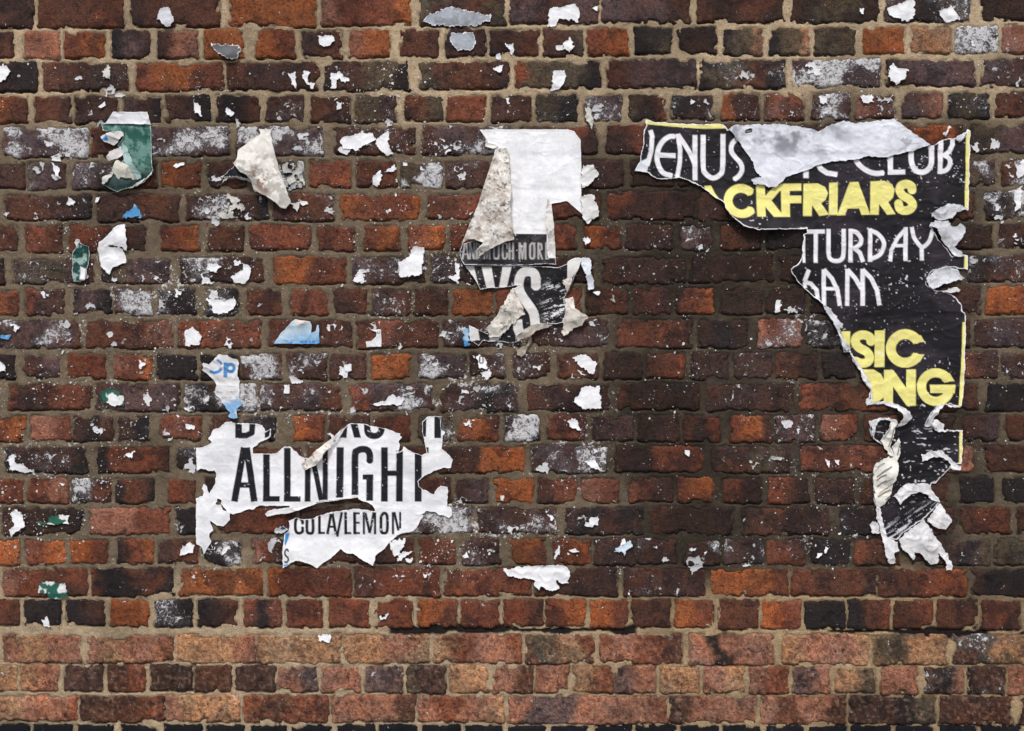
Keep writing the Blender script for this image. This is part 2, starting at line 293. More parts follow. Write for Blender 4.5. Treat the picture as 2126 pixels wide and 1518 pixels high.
def relief(x, y):
    u = np.clip((np.asarray(x) - RX0) / GS, 0, nx_ - 1.01); v = np.clip((np.asarray(y) - RY0) / GS, 0, ny_ - 1.01)
    a, b_ = u.astype(int), v.astype(int); fu, fv = u - a, v - b_
    return (R_[b_, a] * (1 - fu) + R_[b_, a + 1] * fu) * (1 - fv) + (R_[b_ + 1, a] * (1 - fu) + R_[b_ + 1, a + 1] * fu) * fv

# mortar colour: pale where clean (top and foot of the wall), brown and sooty across the postered middle
def mortar_col(x, y):
    pale, mid, dark, warm = lin((184, 163, 134)), lin((128, 113, 94)), lin((66, 58, 49)), lin((178, 153, 120))
    n = (fbm(x, y, 170, 61, 4) - .5)
    f1 = smooth(170, 330, y + n * 160)                         # top -> middle
    f2 = smooth(1130, 1230, y + n * 120 - 40 * (x / W))        # middle -> foot
    right = smooth(1080, 1420, x + n * 260) * (1 - smooth(2000, 2090, x + n * 80))
    c = pale[None] * (1 - f1[:, None]) + mid[None] * f1[:, None]
    dk = (f1 * (0.25 + 0.75 * right) * (0.55 + 0.9 * fbm(x, y, 60, 65, 3)))[:, None]
    c = c * (1 - np.clip(dk, 0, 1)) + dark[None] * np.clip(dk, 0, 1)
    end = pale[None] * (1 - smooth(900, 1500, x)[:, None]) + warm[None] * smooth(900, 1500, x)[:, None]
    c = c * (1 - f2[:, None]) + end * 0.86 * f2[:, None]
    soot = crack_line(x, y)
    c = c * (1 - soot[:, None]) + lin((34, 31, 30)) * soot[:, None]  # the open crack is coloured near black
    return c
ny, nx = GX.shape
idx = np.arange(ny * nx).reshape(ny, nx)
q = np.stack([idx[:-1, :-1], idx[1:, :-1], idx[1:, 1:], idx[:-1, 1:]], -1).reshape(-1, 4)
deep = (np.minimum.reduce([D[:-1, :-1], D[1:, :-1], D[1:, 1:], D[:-1, 1:]]) > 14).ravel()
q = q[~deep]
used = np.zeros(ny * nx, bool); used[q.ravel()] = True
remap = np.cumsum(used) - 1
mx, my, mh = GX.ravel()[used], GY.ravel()[used], MH.ravel()[used]
effm = smooth(0.52, 0.72, fbm(mx, my, 90, 71, 3)) * smooth(330, 420, my) * (1 - smooth(1180, 1260, my)) * 0.6 + EF.ravel()[used] * 0.9 * smooth(0.35, 0.65, fbm(mx, my, 30, 73, 3))
# broad random soot patches; then crevice shade round the bricks painted into the colour
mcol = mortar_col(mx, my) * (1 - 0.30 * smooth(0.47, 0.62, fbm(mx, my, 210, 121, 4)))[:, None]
crev_shade = np.clip(groove.ravel()[used] / 6.0, 0, 0.85)[:, None]
mcol = mcol * (1 - crev_shade) + lin((48, 42, 38)) * crev_shade
wall = empty('brick_wall', (0, 0, 0), 'weathered old brick wall of orange, red and soot-dark bricks in lime mortar', 'wall')
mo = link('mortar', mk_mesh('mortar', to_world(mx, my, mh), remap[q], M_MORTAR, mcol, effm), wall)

# ---- bricks
def brick_mesh(b, i, cell):
    x0, x1, y0, y1, code, w_ = b[:6]
    nx = max(6, int((x1 - x0 + 8) / cell)) + 1; ny = max(4, int((y1 - y0 + 8) / cell)) + 1
    X, Y = np.meshgrid(np.linspace(x0 - 4, x1 + 4, nx), np.linspace(y0 - 4, y1 + 4, ny))
    wx, wy = warp(X, Y); d = brick_D(X, Y, b, wx, wy)
    r = np.random.RandomState(1000 + i)
    rough = 0.5 + r.rand() * 1.6
    h = r.uniform(-.4, .9) + (X - x0) / (x1 - x0) * r.uniform(-.7, .7) + (fbm(X, Y, 22, 80 + i % 7, 4) - .5) * 1.8 * rough
    h = h - 10 * (1 - smooth(-1.5, 3.6, d + (vn(X, Y, 8, 91) - .5) * 5 + (vn(X, Y, 4, 92) - .5) * 2.5))
    chip = smooth(0.70, 0.84, fbm(X, Y, 30, 93 + i % 5, 3)) * 3.2       # spalled hollows
    h = h - chip
    h = np.where(d < -2, -14, h)
    u = np.clip((X - x0) / (x1 - x0) + (fbm(X, Y, 34, 97 + i % 9, 3) - .5) * 0.55, 0, 1) * (len(code) - 1)
    pal = np.array([PALL[ch] for ch in code])
    a = np.clip(u.astype(int), 0, len(code) - 1); b2 = np.clip(a + 1, 0, len(code) - 1); f = smooth(0.2, 0.8, u - a)[..., None]
    c = pal[a] * (1 - f) + pal[b2] * f
    c = c * (1 + r.uniform(-.14, .14)) * (0.66 + 0.68 * fbm(X, Y, 60, 101, 5, 0.62))[..., None]
    hs = (fbm(X, Y, 44, 103, 4) - .5)[..., None] * np.array([0.55, 0.12, -0.25]); c = np.clip(c * (1 + hs), 0, 1)
    c = c * (1 - 0.27 * smooth(0.47, 0.62, fbm(X, Y, 210, 121, 4)))[..., None]
    blot = smooth(0.54, 0.64, fbm(X, Y, 38, 105, 5, 0.65)) * (0.55 if code[0] not in 'tpo' else 0.3)
    c = c * (1 - blot[..., None]) + lin((40, 33, 35)) * blot[..., None]
    if b[6] in (20, 21, 22):                                   # sand-blasted looking pale grit at the foot
        c = c * (0.66 + 0.95 * vn(X, Y, 4.2, 108))[..., None] * (0.9 if code[0] in 'mkdb' else 1.04) * np.array([1.0, 1.03, 0.97])
        pt = smooth(0.66, 0.74, fbm(X, Y, 16, 109, 4, 0.7))[..., None] * 0.7; c = c * (1 - pt) + lin((48, 36, 33)) * pt; h = h - pt[..., 0] * 2.0
        gr = smooth(0.62, 0.9, vn(X, Y, 5, 107))[..., None] * 0.25
        c = c * (1 - gr) + lin((205, 165, 140)) * gr
    e = np.clip(w_ / 9.0 * (0.35 + 1.35 * smooth(0.32, 0.72, fbm(X, Y, 46, 111, 3))), 0, 1.15)
    cx, cy = (x0 + x1) / 2, (y0 + y1) / 2
    v = to_world(X.ravel(), Y.ravel(), h.ravel()) - to_world(np.array([cx]), np.array([cy]), np.array([0.]))
    id_ = np.arange(nx * ny).reshape(ny, nx)
    q = np.stack([id_[:-1, :-1], id_[1:, :-1], id_[1:, 1:], id_[:-1, 1:]], -1).reshape(-1, 4)
    # sides running back into the wall
    ring = np.concatenate([id_[0, :], id_[1:, -1], id_[-1, -2::-1], id_[-2:0:-1, 0]])
    back = v[ring].copy(); back[:, 1] = 0.055
    n0 = len(v); v = np.concatenate([v, back]); m_ = len(ring); k_ = np.arange(m_)
    q = np.concatenate([q, np.stack([ring, ring[(k_ + 1) % m_], n0 + (k_ + 1) % m_, n0 + k_], -1)])
    col = np.concatenate([c.reshape(-1, 3), c.reshape(-1, 3)[ring]]); e = np.concatenate([e.ravel(), e.ravel()[ring]])
    return v, q, col, e, (cx, cy)
COVER = []                     # filled with the big sheets' boxes below (x0,y0,x1,y1) so hidden bricks rank last
COVER = [(1350, 300, 1990, 440), (1680, 440, 1990, 850), (1010, 280, 1190, 560), (440, 890, 900, 1100), (1830, 860, 1980, 1120)]
def shown(b):
    if not b[7]: return -1
    a = (min(b[1], W) - max(b[0], 0)) * (min(b[3], H) - max(b[2], 0))
    for c in COVER:
        ox = max(0, min(b[1], c[2]) - max(b[0], c[0])); oy = max(0, min(b[3], c[3]) - max(b[2], c[1])); a -= ox * oy
    return a
order = sorted(range(len(bricks)), key=lambda i: -shown(bricks[i]))
acc = [[], [], [], []]; n0 = 0
for rank, i in enumerate(order):
    b = bricks[i]; single = rank < 300
    v, q, col, e, (cx, cy) = brick_mesh(b, i, 3.3 if b[7] else 13.0)
    cw = to_world(np.array([cx]), np.array([cy]), np.array([0.]))[0]
    if single:
        link('brick', mk_mesh('brick', v, q, M_BRICK, col, e), wall, cw)
    else:
        acc[0].append(v + cw); acc[1].append(q + n0); acc[2].append(col); acc[3].append(e); n0 += len(v)
bw = link('brickwork', mk_mesh('brickwork', *[np.concatenate(a) for a in acc[:2]], M_BRICK, np.concatenate(acc[2]), np.concatenate(acc[3])), wall)
bw['kind'] = 'stuff'

# pavement at the wall's foot (below the frame)
px = np.linspace(-60, 60, 2); v = [(-60, -0.02 - 60, 0), (60, -60, 0), (60, 0.2, 0), (-60, 0.2, 0)]
pm, t, b_ = base_mat('pavement_concrete', 0.9)
pos = t.nodes.new('ShaderNodeNewGeometry').outputs['Position']
t.links.new(mix(t, 'MULTIPLY', 1.0, (0.22, 0.21, 0.20), gray(t, maprange(t, noise(t, pos, 6, 10, 0.7), 0.3, 0.7, 0.7, 1.25))), b_.inputs['Base Color'])
pv = link('pavement', mk_mesh('pavement', v, [[0, 1, 2, 3]], pm, smooth_=False)); pv['kind'] = 'structure'

# ------------------------------------------------------------------ paper
CR = dict(A=(1300, 240, 400 / 2126), B=(1660, 240, 400 / 2126), C=(1620, 460, 420 / 2126), D=(1640, 670, 400 / 2126), E=(1760, 820, 300 / 1198),
          F=(930, 250, 340 / 2064), G=(930, 480, 340 / 1843), H=(180, 220, 460 / 2126), I=(390, 850, 300 / 2126), J=(660, 850, 300 / 2126),
          K=(390, 1020, 300 / 2126), L=(660, 1020, 300 / 2126), M=(400, 720, 160 / 1518), N=(130, 460, 160 / 1735), O=(540, 650, 280 / 2126),
          Q=(1030, 1150, 200 / 2126), X=(0, 0, 1.0))
def P(s):                      # "A 10,20 30,40 B 5,6" -> photo pixels
    out = []; c = CR['X']
    for tk in s.split():
        if ',' in tk:
            a, b_ = tk.split(','); out.append((c[0] + float(a) * c[2], c[1] + float(b_) * c[2]))
        elif tk[0] == 'R':
            ox, oy = tk[1:].split('_'); c = (float(ox), float(oy), ZF)
        else: c = CR[tk]
    return np.array(out)
def seg_d(x, y, a, b_):
    ax, ay = a; bx, by = b_; dx, dy = bx - ax, by - ay; L2 = dx * dx + dy * dy + 1e-9
    t_ = np.clip(((x - ax) * dx + (y - ay) * dy) / L2, 0, 1)
    return np.hypot(x - ax - t_ * dx, y - ay - t_ * dy)
def poly_sd(x, y, p):          # negative inside
    d = np.full(x.shape, 1e9); ins = np.zeros(x.shape, bool); n = len(p)
    for i in range(n):
        a, b_ = p[i], p[(i + 1) % n]
        d = np.minimum(d, seg_d(x, y, a, b_))
        if a[1] != b_[1]:
            c = ((a[1] > y) != (b_[1] > y)) & (x < (b_[0] - a[0]) * (y - a[1]) / (b_[1] - a[1]) + a[0]); ins ^= c
    return np.where(ins, -d, d)
def stroke_sd(x, y, p, w):     # butt ended thick line, round inner joints
    d = np.full(x.shape, 1e9); n = len(p)
    for i in range(n - 1):
        a, b_ = p[i], p[i + 1]; L = math.hypot(b_[0] - a[0], b_[1] - a[1]) + 1e-9; ux, uy = (b_[0] - a[0]) / L, (b_[1] - a[1]) / L
        t_ = (x - a[0]) * ux + (y - a[1]) * uy; s_ = np.abs(-(x - a[0]) * uy + (y - a[1]) * ux) - w / 2
        ends = np.maximum(-t_, t_ - L)
        d = np.minimum(d, np.maximum(s_, ends))
        if i > 0: d = np.minimum(d, np.hypot(x - a[0], y - a[1]) - w / 2)
    return d
def catmull(p, n=5):
    q = np.concatenate([[2 * p[0] - p[1]], p, [2 * p[-1] - p[-2]]]); out = [p[0]]
    for i in range(1, len(q) - 2):
        a, b_, c, d = q[i - 1:i + 3]
        for t_ in np.linspace(0, 1, n + 1)[1:]:
            out.append(0.5 * (2 * b_ + (c - a) * t_ + (2 * a - 5 * b_ + 4 * c - d) * t_ ** 2 + (3 * b_ - a - 3 * c + d) * t_ ** 3))
    return np.array(out)
def ST(s, w, col):             # stroke; w in crop units of its first letter; long ones are rounded
    c = CR[s.split()[0]]; p = P(s); return ('s', catmull(p) if len(p) >= 5 else p, w * c[2], col)
def PO(s, col): return ('p', P(s), 0, col)
def RING(cr, cx, cy, r, w, a0, a1, col, n=26):
    c = CR[cr]; an = np.radians(np.linspace(a0, a1, n))
    return ('s', np.stack([c[0] + (cx + r * np.cos(an)) * c[2], c[1] + (cy + r * np.sin(an)) * c[2]], 1), w * c[2], col)
WHITE, BLACK, YEL, BLUE = lin((240, 240, 243)), lin((23, 21, 26)), lin((236, 228, 138)), lin((58, 140, 205))

def sheet(name, poly, base, prints=(), lifts=(), off=0.0, cell=1.6, rag=2.2, rim=0.0, rimcol=WHITE, wear=0.0, dirt=0.0, dirtcol=(120, 104, 88),
          mott=0.0, mottcol=(90, 90, 95), cfun=None, parent=None, mat=None, holes=(), follow=1.0, wrinkle=0.5, seed=0, ragsc=9, lace=0.0, crumple=0.0, raw=False):
    """one piece of paper: ragged outline, printed colours, draped over the wall's relief and lifted where it peels"""
    p = P(poly) if isinstance(poly, str) else poly
    x0, y0 = p.min(0) - 5; x1, y1 = p.max(0) + 5
    X, Y = np.meshgrid(np.arange(x0, x1 + cell, cell), np.arange(y0, y1 + cell, cell))
    sd = np.full(X.shape, 9.0)
    wx = (vn(X, Y, ragsc, 201 + seed) - .5) * 2 * rag + (vn(X, Y, ragsc / 2.6, 203 + seed) - .5) * rag
    wy = (vn(X, Y, ragsc, 205 + seed) - .5) * 2 * rag + (vn(X, Y, ragsc / 2.6, 207 + seed) - .5) * rag
    sd = poly_sd(X + wx, Y + wy, p)
    for hl in holes: sd = np.maximum(sd, -poly_sd(X + wx, Y + wy, P(hl)))
    if lace: sd = np.maximum(sd, (fbm(X, Y, 15, 261 + seed, 4, 0.65) - (0.72 - 0.22 * lace)) * 40)
    inside = sd < 0
    ce = inside[:-1, :-1] | inside[1:, :-1] | inside[1:, 1:] | inside[:-1, 1:]
    gyy, gxx = np.gradient(sd, cell); gl = np.hypot(gxx, gyy) + 1e-6
    mv = np.where(sd > 0, np.minimum(sd, cell * 1.5), 0)
    PX, PY = X - gxx / gl * mv, Y - gyy / gl * mv
    ny, nx = X.shape; id_ = np.arange(nx * ny).reshape(ny, nx)
    q = np.stack([id_[:-1, :-1], id_[1:, :-1], id_[1:, 1:], id_[:-1, 1:]], -1)[ce]
    if len(q) == 0: return None
    us = np.zeros(nx * ny, bool); us[q.ravel()] = True; rm = np.cumsum(us) - 1; q = rm[q]
    x, y, s_ = PX.ravel()[us], PY.ravel()[us], sd.ravel()[us]
    # colour
    base = np.asarray(base, float)
    c = np.tile(base, (len(x), 1))
    if cfun is not None: c = cfun(x, y, c)
    for ty, pts, w_, pc in prints:
        mnx, mny = pts.min(0) - w_ - 3; mxx, mxy = pts.max(0) + w_ + 3
        k = (x > mnx) & (x < mxx) & (y > mny) & (y < mxy)
        if not k.any(): continue
        d = poly_sd(x[k], y[k], pts) if ty == 'p' else stroke_sd(x[k], y[k], pts, w_)
        a = np.clip(0.5 - d / 1.3, 0, 1)[:, None]; c[k] = c[k] * (1 - a) + np.asarray(pc) * a
    if mott:
        n = smooth(0.46, 0.62, fbm(x, y, 26, 211 + seed, 5, 0.7))[:, None] * mott; c = c * (1 - n) + lin(mottcol) * n
    if dirt:
        n = smooth(0.49, 0.60, fbm(x, y, 20, 221 + seed, 5, 0.8))[:, None] * dirt * 0.6; c = c * (1 - n) + lin(dirtcol) * n
        n = smooth(0.60, 0.70, 0.5 * vn(x, y, 3.0, 225 + seed) + 0.5 * fbm(x, y, 12, 227 + seed, 3))[:, None] * dirt; c = c * (1 - n) + lin((84, 62, 48)) * n
    if wear:                    # rubbed-off ink: fine flecks gathered in patches, mostly along creases
        patch = smooth(0.42, 0.72, fbm(x, y, 70, 231 + seed, 4))
        nn_ = 0.55 * vn(x, y * 1.2, 3.4, 233 + seed) + 0.45 * vn(x, y, 7.5, 236 + seed)
        fl = smooth(0.86 - 0.17 * wear * patch, 0.90 - 0.17 * wear * patch, nn_)[:, None] * 0.85
        fl = np.maximum(fl, smooth(0.93, 0.97, vn(x, y, 2.6, 239 + seed))[:, None] * 0.5 * wear)
        c = c * (1 - fl) + lin((222, 222, 228)) * fl
    if rim:
        rr = rim * (0.35 + 1.3 * fbm(x, y, 16, 241 + seed, 2))
        k = smooth(rr, rr * 0.55, -s_)[:, None]; c = c * (1 - k) + np.asarray(rimcol) * k
    # height
    h = relief(x, y) * follow + (1 - follow) * 2.6 + off
    h = h + (fbm(x, y, 34, 251 + seed, 3) - .5) * 2.0 * wrinkle + (1 - np.abs(2 * fbm(x, y * 1.8, 46, 255 + seed, 3) - 1)) ** 6 * 1.8 * wrinkle
    for lx, ly, lh, lr in lifts:
        h = h + lh * np.exp(-((x - lx) ** 2 + (y - ly) ** 2) / (lr * lr))
    if crumple:
        f_ = np.abs(2 * fbm(x, y, 24, 271 + seed, 2, 0.4) - 1); h = h + crumple * (3.2 * (1 - np.minimum(f_ * 3, 1)) + 1.6 * (vn(x + y * .4, y - x * .3, 13, 273 + seed) - .5))
    h = h + 0.9 * smooth(-5, 0, s_)                           # edges lift a hair
    ctr = np.array([(x.min() + x.max()) / 2, (y.min() + y.max()) / 2])
    cw = to_world(ctr[:1], ctr[1:], np.array([0.]))[0]
    v = to_world(x, y, h) - cw
    # thickness: rim turned back
    e = np.sort(np.concatenate([q[:, [0, 1]], q[:, [1, 2]], q[:, [2, 3]], q[:, [3, 0]]]), 1)
    d_ = np.concatenate([q[:, [0, 1]], q[:, [1, 2]], q[:, [2, 3]], q[:, [3, 0]]])
    key = e[:, 0].astype(np.int64) * (len(v) + 1) + e[:, 1]; u_, inv, cnt = np.unique(key, return_inverse=True, return_counts=True)
    bd = d_[cnt[inv.ravel()] == 1]
    bv = np.unique(bd); mp = np.full(len(v), -1); mp[bv] = len(v) + np.arange(len(bv))
    back = v[bv].copy(); back[:, 1] += 0.0006
    q = np.concatenate([q, np.stack([bd[:, 1], bd[:, 0], mp[bd[:, 0]], mp[bd[:, 1]]], -1)])
    v = np.concatenate([v, back]); c = np.concatenate([c, np.tile(rimcol, (len(bv), 1)) * 0.9])
    if raw: return v + cw, q, np.clip(c, 0, 1)
    me = mk_mesh(name, v, q, mat or M_PAPER, np.clip(c, 0, 1))
    loc = cw - (np.array(parent.location) if parent is not None else 0)
    return link(name, me, parent, loc)
def at(px, py): return tuple(to_world(np.array([px]), np.array([py]), np.array([0.]))[0])

# ---- 1. black and yellow club poster
W_ = lin((234, 234, 238)); GW = lin((220, 223, 230))
T_BLACK = [
 ST("A 265,165 285,230 272,400 228,560", 50, W_), PO("A 150,515 245,470 235,600 215,635 90,612 110,570", GW),
 ST("A 530,232 470,238 400,290 350,380 337,480 360,570 410,640 505,668", 54, W_), ST("A 350,440 545,446", 54, W_),
 ST("A 566,205 593,380 590,520 560,690", 48, W_), ST("A 570,215 650,330 715,440 755,545", 50, W_), ST("A 757,218 757,718", 55, W_),
 ST("A 848,215 848,560 872,640 950,692 1032,655 1063,570 1066,208", 54, W_),
 ST("A 1215,262 1165,320 1160,400 1210,470 1260,530 1276,600 1245,665 1190,708", 52, W_),
 ST("B 68,520 68,692", 60, W_), ST("B 190,520 230,590 300,635 413,655", 56, W_),
 ST("B 590,430 650,540 740,610 830,640 925,634", 56, W_), ST("B 998,430 998,655", 58, W_), ST("B 970,628 1160,625", 52, W_),
 ST("B 1230,380 1232,520 1270,600 1340,630 1410,600 1450,520 1452,335", 58, W_),
 ST("B 1555,275 1545,645", 55, W_), ST("B 1685,240 1685,320 1650,395 1590,450", 50, W_), ST("B 1580,430 1645,475 1658,535 1620,600 1540,625", 50, W_),
 PO("A 860,780 935,775 975,860 1050,965 1000,945 930,885 870,830", YEL),
 RING('A', 1262, 950, 145, 96, -40, -322, YEL),
 ST("A 1481,765 1481,1125", 96, YEL), PO("A 1520,900 1650,765 1750,765 1600,940 1740,1125 1620,1125 1520,1000", YEL),
 ST("A 1755,770 1755,1122", 98, YEL), PO("A 1690,755 1932,752 1930,830 1690,835", YEL), PO("A 1750,888 1930,885 1930,968 1750,970", YEL),
 PO("B 40,755 200,750 280,790 310,860 285,930 235,970 320,1095 215,1110 135,990 130,1110 35,1110", YEL),
 PO("B 325,745 420,742 415,1100 318,1100", YEL),
 PO("B 550,738 645,735 775,1095 680,1100 655,1025 525,1030 495,1100 410,1105", YEL),
 PO("B 778,730 930,722 1020,760 1045,830 1025,910 975,960 1055,1090 960,1095 875,975 870,1095 775,1095", YEL),
 ST("B 1240,832 1232,785 1180,758 1120,775 1103,830 1135,885 1205,925 1243,980 1222,1030 1160,1052 1103,1030 1085,960", 94, YEL),
 PO("A 200,40 350,74 700,95 1060,95 1092,125 1085,146 850,148 500,125 210,95", YEL),
 ST("B 1857,150 1848,600 1838,1035", 40, YEL), ST("C 1952,355 1948,512", 36, YEL), ST("D 1918,-5 1912,300 1885,800 1872,925", 38, YEL), ST("E 938,280 930,578", 24, YEL),
 ST("C 245,150 242,436", 28, W_), ST("C 280,108 465,106", 44, W_), ST("C 370,100 368,436", 44, W_),
 ST("C 505,80 505,330 528,398 585,416 640,398 662,330 662,80", 44, W_),
 ST("C 737,78 735,430", 44, W_), ST("C 737,98 800,118 845,180 835,240 765,290", 44, W_), ST("C 775,280 835,330 868,425", 44, W_),
 ST("C 942,75 940,424", 44, W_), ST("C 942,95 1020,130 1080,205 1082,275 1035,355 930,402", 44, W_),
 ST("C 1150,420 1165,300 1230,175 1318,75", 40, W_), ST("C 1314,62 1310,415", 44, W_), ST("C 1165,256 1310,254", 34, W_),
 ST("C 1377,60 1402,170 1482,268 1560,210 1598,90", 42, W_), ST("C 1483,255 1483,412", 42, W_),
 ST("C 295,508 250,630", 46, W_), ST("C 240,632 320,655 378,720 388,812", 42, W_), ST("C 250,640 262,700", 36, W_),
 ST("C 455,505 452,885", 44, W_), ST("C 455,505 540,600 598,720 622,886", 44, W_), ST("C 455,708 610,708", 36, W_),
 ST("C 702,498 700,886", 45, W_), ST("C 702,505 785,600 850,710", 45, W_), ST("C 862,498 860,886", 47, W_), ST("C 862,505 950,600 1010,720 1035,882", 45, W_),
 PO("D 555,95 662,95 660,310 640,290 590,180", YEL),
 ST("D 892,218 875,160 800,135 735,160 718,215 760,275 840,320 876,380 850,435 780,448 715,420", 98, YEL),
 PO("D 932,88 1045,85 1037,490 928,490", YEL),
 RING('D', 1268, 285, 158, 108, -30, -330, YEL), PO("D 1330,120 1440,140 1485,215 1350,215", YEL), PO("D 1340,350 1480,350 1430,430 1330,440", YEL),
 PO("D 790,515 920,518 1000,565 1036,630 1036,520 1135,520 1280,720 1282,518 1385,515 1385,915 1285,918 1135,705 1135,900 1030,880 1030,825 980,865 900,880 860,700", YEL),
 RING('D', 1605, 710, 158, 100, -28, -340, YEL), PO("D 1540,686 1822,686 1815,780 1545,775", YEL), PO("D 1640,520 1760,560 1815,645 1680,650", YEL),
]
BLK_OUT = """A 200,40 350,76 700,96 1060,96 1090,120 1110,155 1300,170 1640,150 2000,200 B 200,230 450,130 1000,100 1150,180 1350,330 1420,340 1480,330
 1530,290 1600,260 1700,250 1760,290 1830,230 1850,150 1878,165 1868,600 1858,1035 1740,1060 1660,1140 1520,1160 1440,1230
 C 1590,60 1650,180 1750,290 1800,360 1940,352 1970,362 1966,512 1870,490 1740,475 1600,520 1540,600 1530,660 1620,720 1700,735 1770,760 1850,810 1900,880 1915,950 1942,958
 D 1938,60 1935,100 1927,500 1907,800 1890,922 1820,922 1750,895 1640,905 1560,1000 1520,1060 1490,1130 1560,1150 1650,1195 1870,1187 1906,1185
 E 952,290 942,575 880,565 850,590 800,650 730,730 690,735 680,780 720,840 760,890 700,960 620,1030 500,1110 400,1200 320,1185 290,1100 255,980 215,880 205,700 215,580
 270,540 320,520 340,500 300,420 230,375 190,340 180,270 170,220 240,200 310,185 360,205 400,260 440,245 515,200 505,150 450,112 380,75 150,85 148,35
 D 870,830 880,740 800,640 770,540 700,430 660,320 600,330 560,230 500,80
 C 640,1290 610,1170 560,1080 490,980 440,880 270,720 190,650 130,570 95,505 180,445 225,370 240,150
 A 1960,1320 2000,1290 1990,1245 1750,1265 1450,1275 1280,1230 1180,1150 1100,1060 1060,960 960,900 860,810 700,730 600,690 380,712 290,680 220,630 90,615 110,570 150,510 190,300 190,160 215,110"""
club = empty('torn_poster', at(1700, 560), 'torn black club poster with big yellow and white capitals, right side of wall', 'poster')
def blackc(x, y, c):
    n = fbm(x, y, 70, 301, 4)[:, None]
    c = c * (0.6 + 0.8 * n)
    k = smooth(0.50, 0.68, fbm(x, y, 60, 303, 4))[:, None] * 0.45
    c = c * (1 - k) + lin((58, 50, 60)) * k
    u = x * 0.85 - y * 0.53; v_ = x * 0.53 + y * 0.85
    k = smooth(0.53, 0.60, fbm(u, v_ * 9, 40, 309, 4, 0.7)) * smooth(1040, 1080, y + (x - 1900) * .5) * smooth(1030, 1050, y) + smooth(0.70, 0.76, fbm(x * .9, y * 3, 14, 313, 3, 0.6)) * smooth(880, 900, y) * (1 - smooth(1030, 1050, y))
    k = np.clip(k, 0, 1)[:, None] * 0.9
    return c * (1 - k) + lin((214, 214, 220)) * k
sheet('sheet', BLK_OUT, BLACK, T_BLACK, lifts=[(1352, 330, 5, 45), (1500, 458, 16, 42), (1560, 478, 18, 42), (1620, 484, 14, 34), (1425, 392, 5, 28), (1648, 558, 9, 26), (1700, 640, 5, 28), (1850, 620, 3, 60)], rim=2.0, wear=0.5, parent=club, mat=M_INK, cfun=blackc, rag=1.3, wrinkle=0.7, follow=0.5)
def flap(parent, poly, col=WHITE, name='torn_flap', **k):
    kw = dict(off=1.0, rag=2.0, ragsc=6, wrinkle=0.8, follow=0.5, crumple=0.8); k['off'] = k.get('off', 1.0) + 1.2; kw.update(k); return sheet(name, poly, col, parent=parent, **kw)
CREAM = lin((226, 224, 217))
def bigc(x, y, c):            # sooty glue along the top and left of the exposed back
    k = (smooth(0.44, 0.66, fbm(x, y, 34, 305, 5, 0.62)) * (1 - smooth(300, 350, y + (x - 1600) * 0.05)) * (1 - smooth(1690, 1800, x)) )[:, None] * 0.75
    k2 = (smooth(0.5, 0.62, fbm(x, y, 16, 307, 4)) * np.exp(-((x - 1890) / 40) ** 2))[:, None] * 0.6
    c = c * (1 - k) + lin((112, 116, 124)) * k
    return c * (1 - k2) + lin((120, 122, 130)) * k2
flap(club, "A 1125,150 1200,115 1640,100 1800,125 2035,150 B 60,150 130,165 200,180 320,120 470,68 620,92 760,78 1050,42 1100,90 1240,190 1380,290 1425,325 1300,375 1200,405 1030,440 970,465 720,460 590,495 350,515 190,560 0,640 A 1830,655 1750,690 1690,750 1640,790 1560,803 1500,770 1440,755 1400,765 1370,715 1430,685 1490,700 1420,620 1410,560 1340,430 1220,285",
     lin((224, 227, 236)), cfun=bigc, crumple=0.22, lifts=[(1530, 262, 5, 30), (1640, 262, 7, 40), (1800, 300, 3, 80), (1600, 372, 6, 28), (1740, 258, 5, 30)], mott=0.15, mottcol=(130, 132, 138), dirt=0.0, holes=["A 1300,155 1385,150 1375,200 1300,205"], rag=1.6)
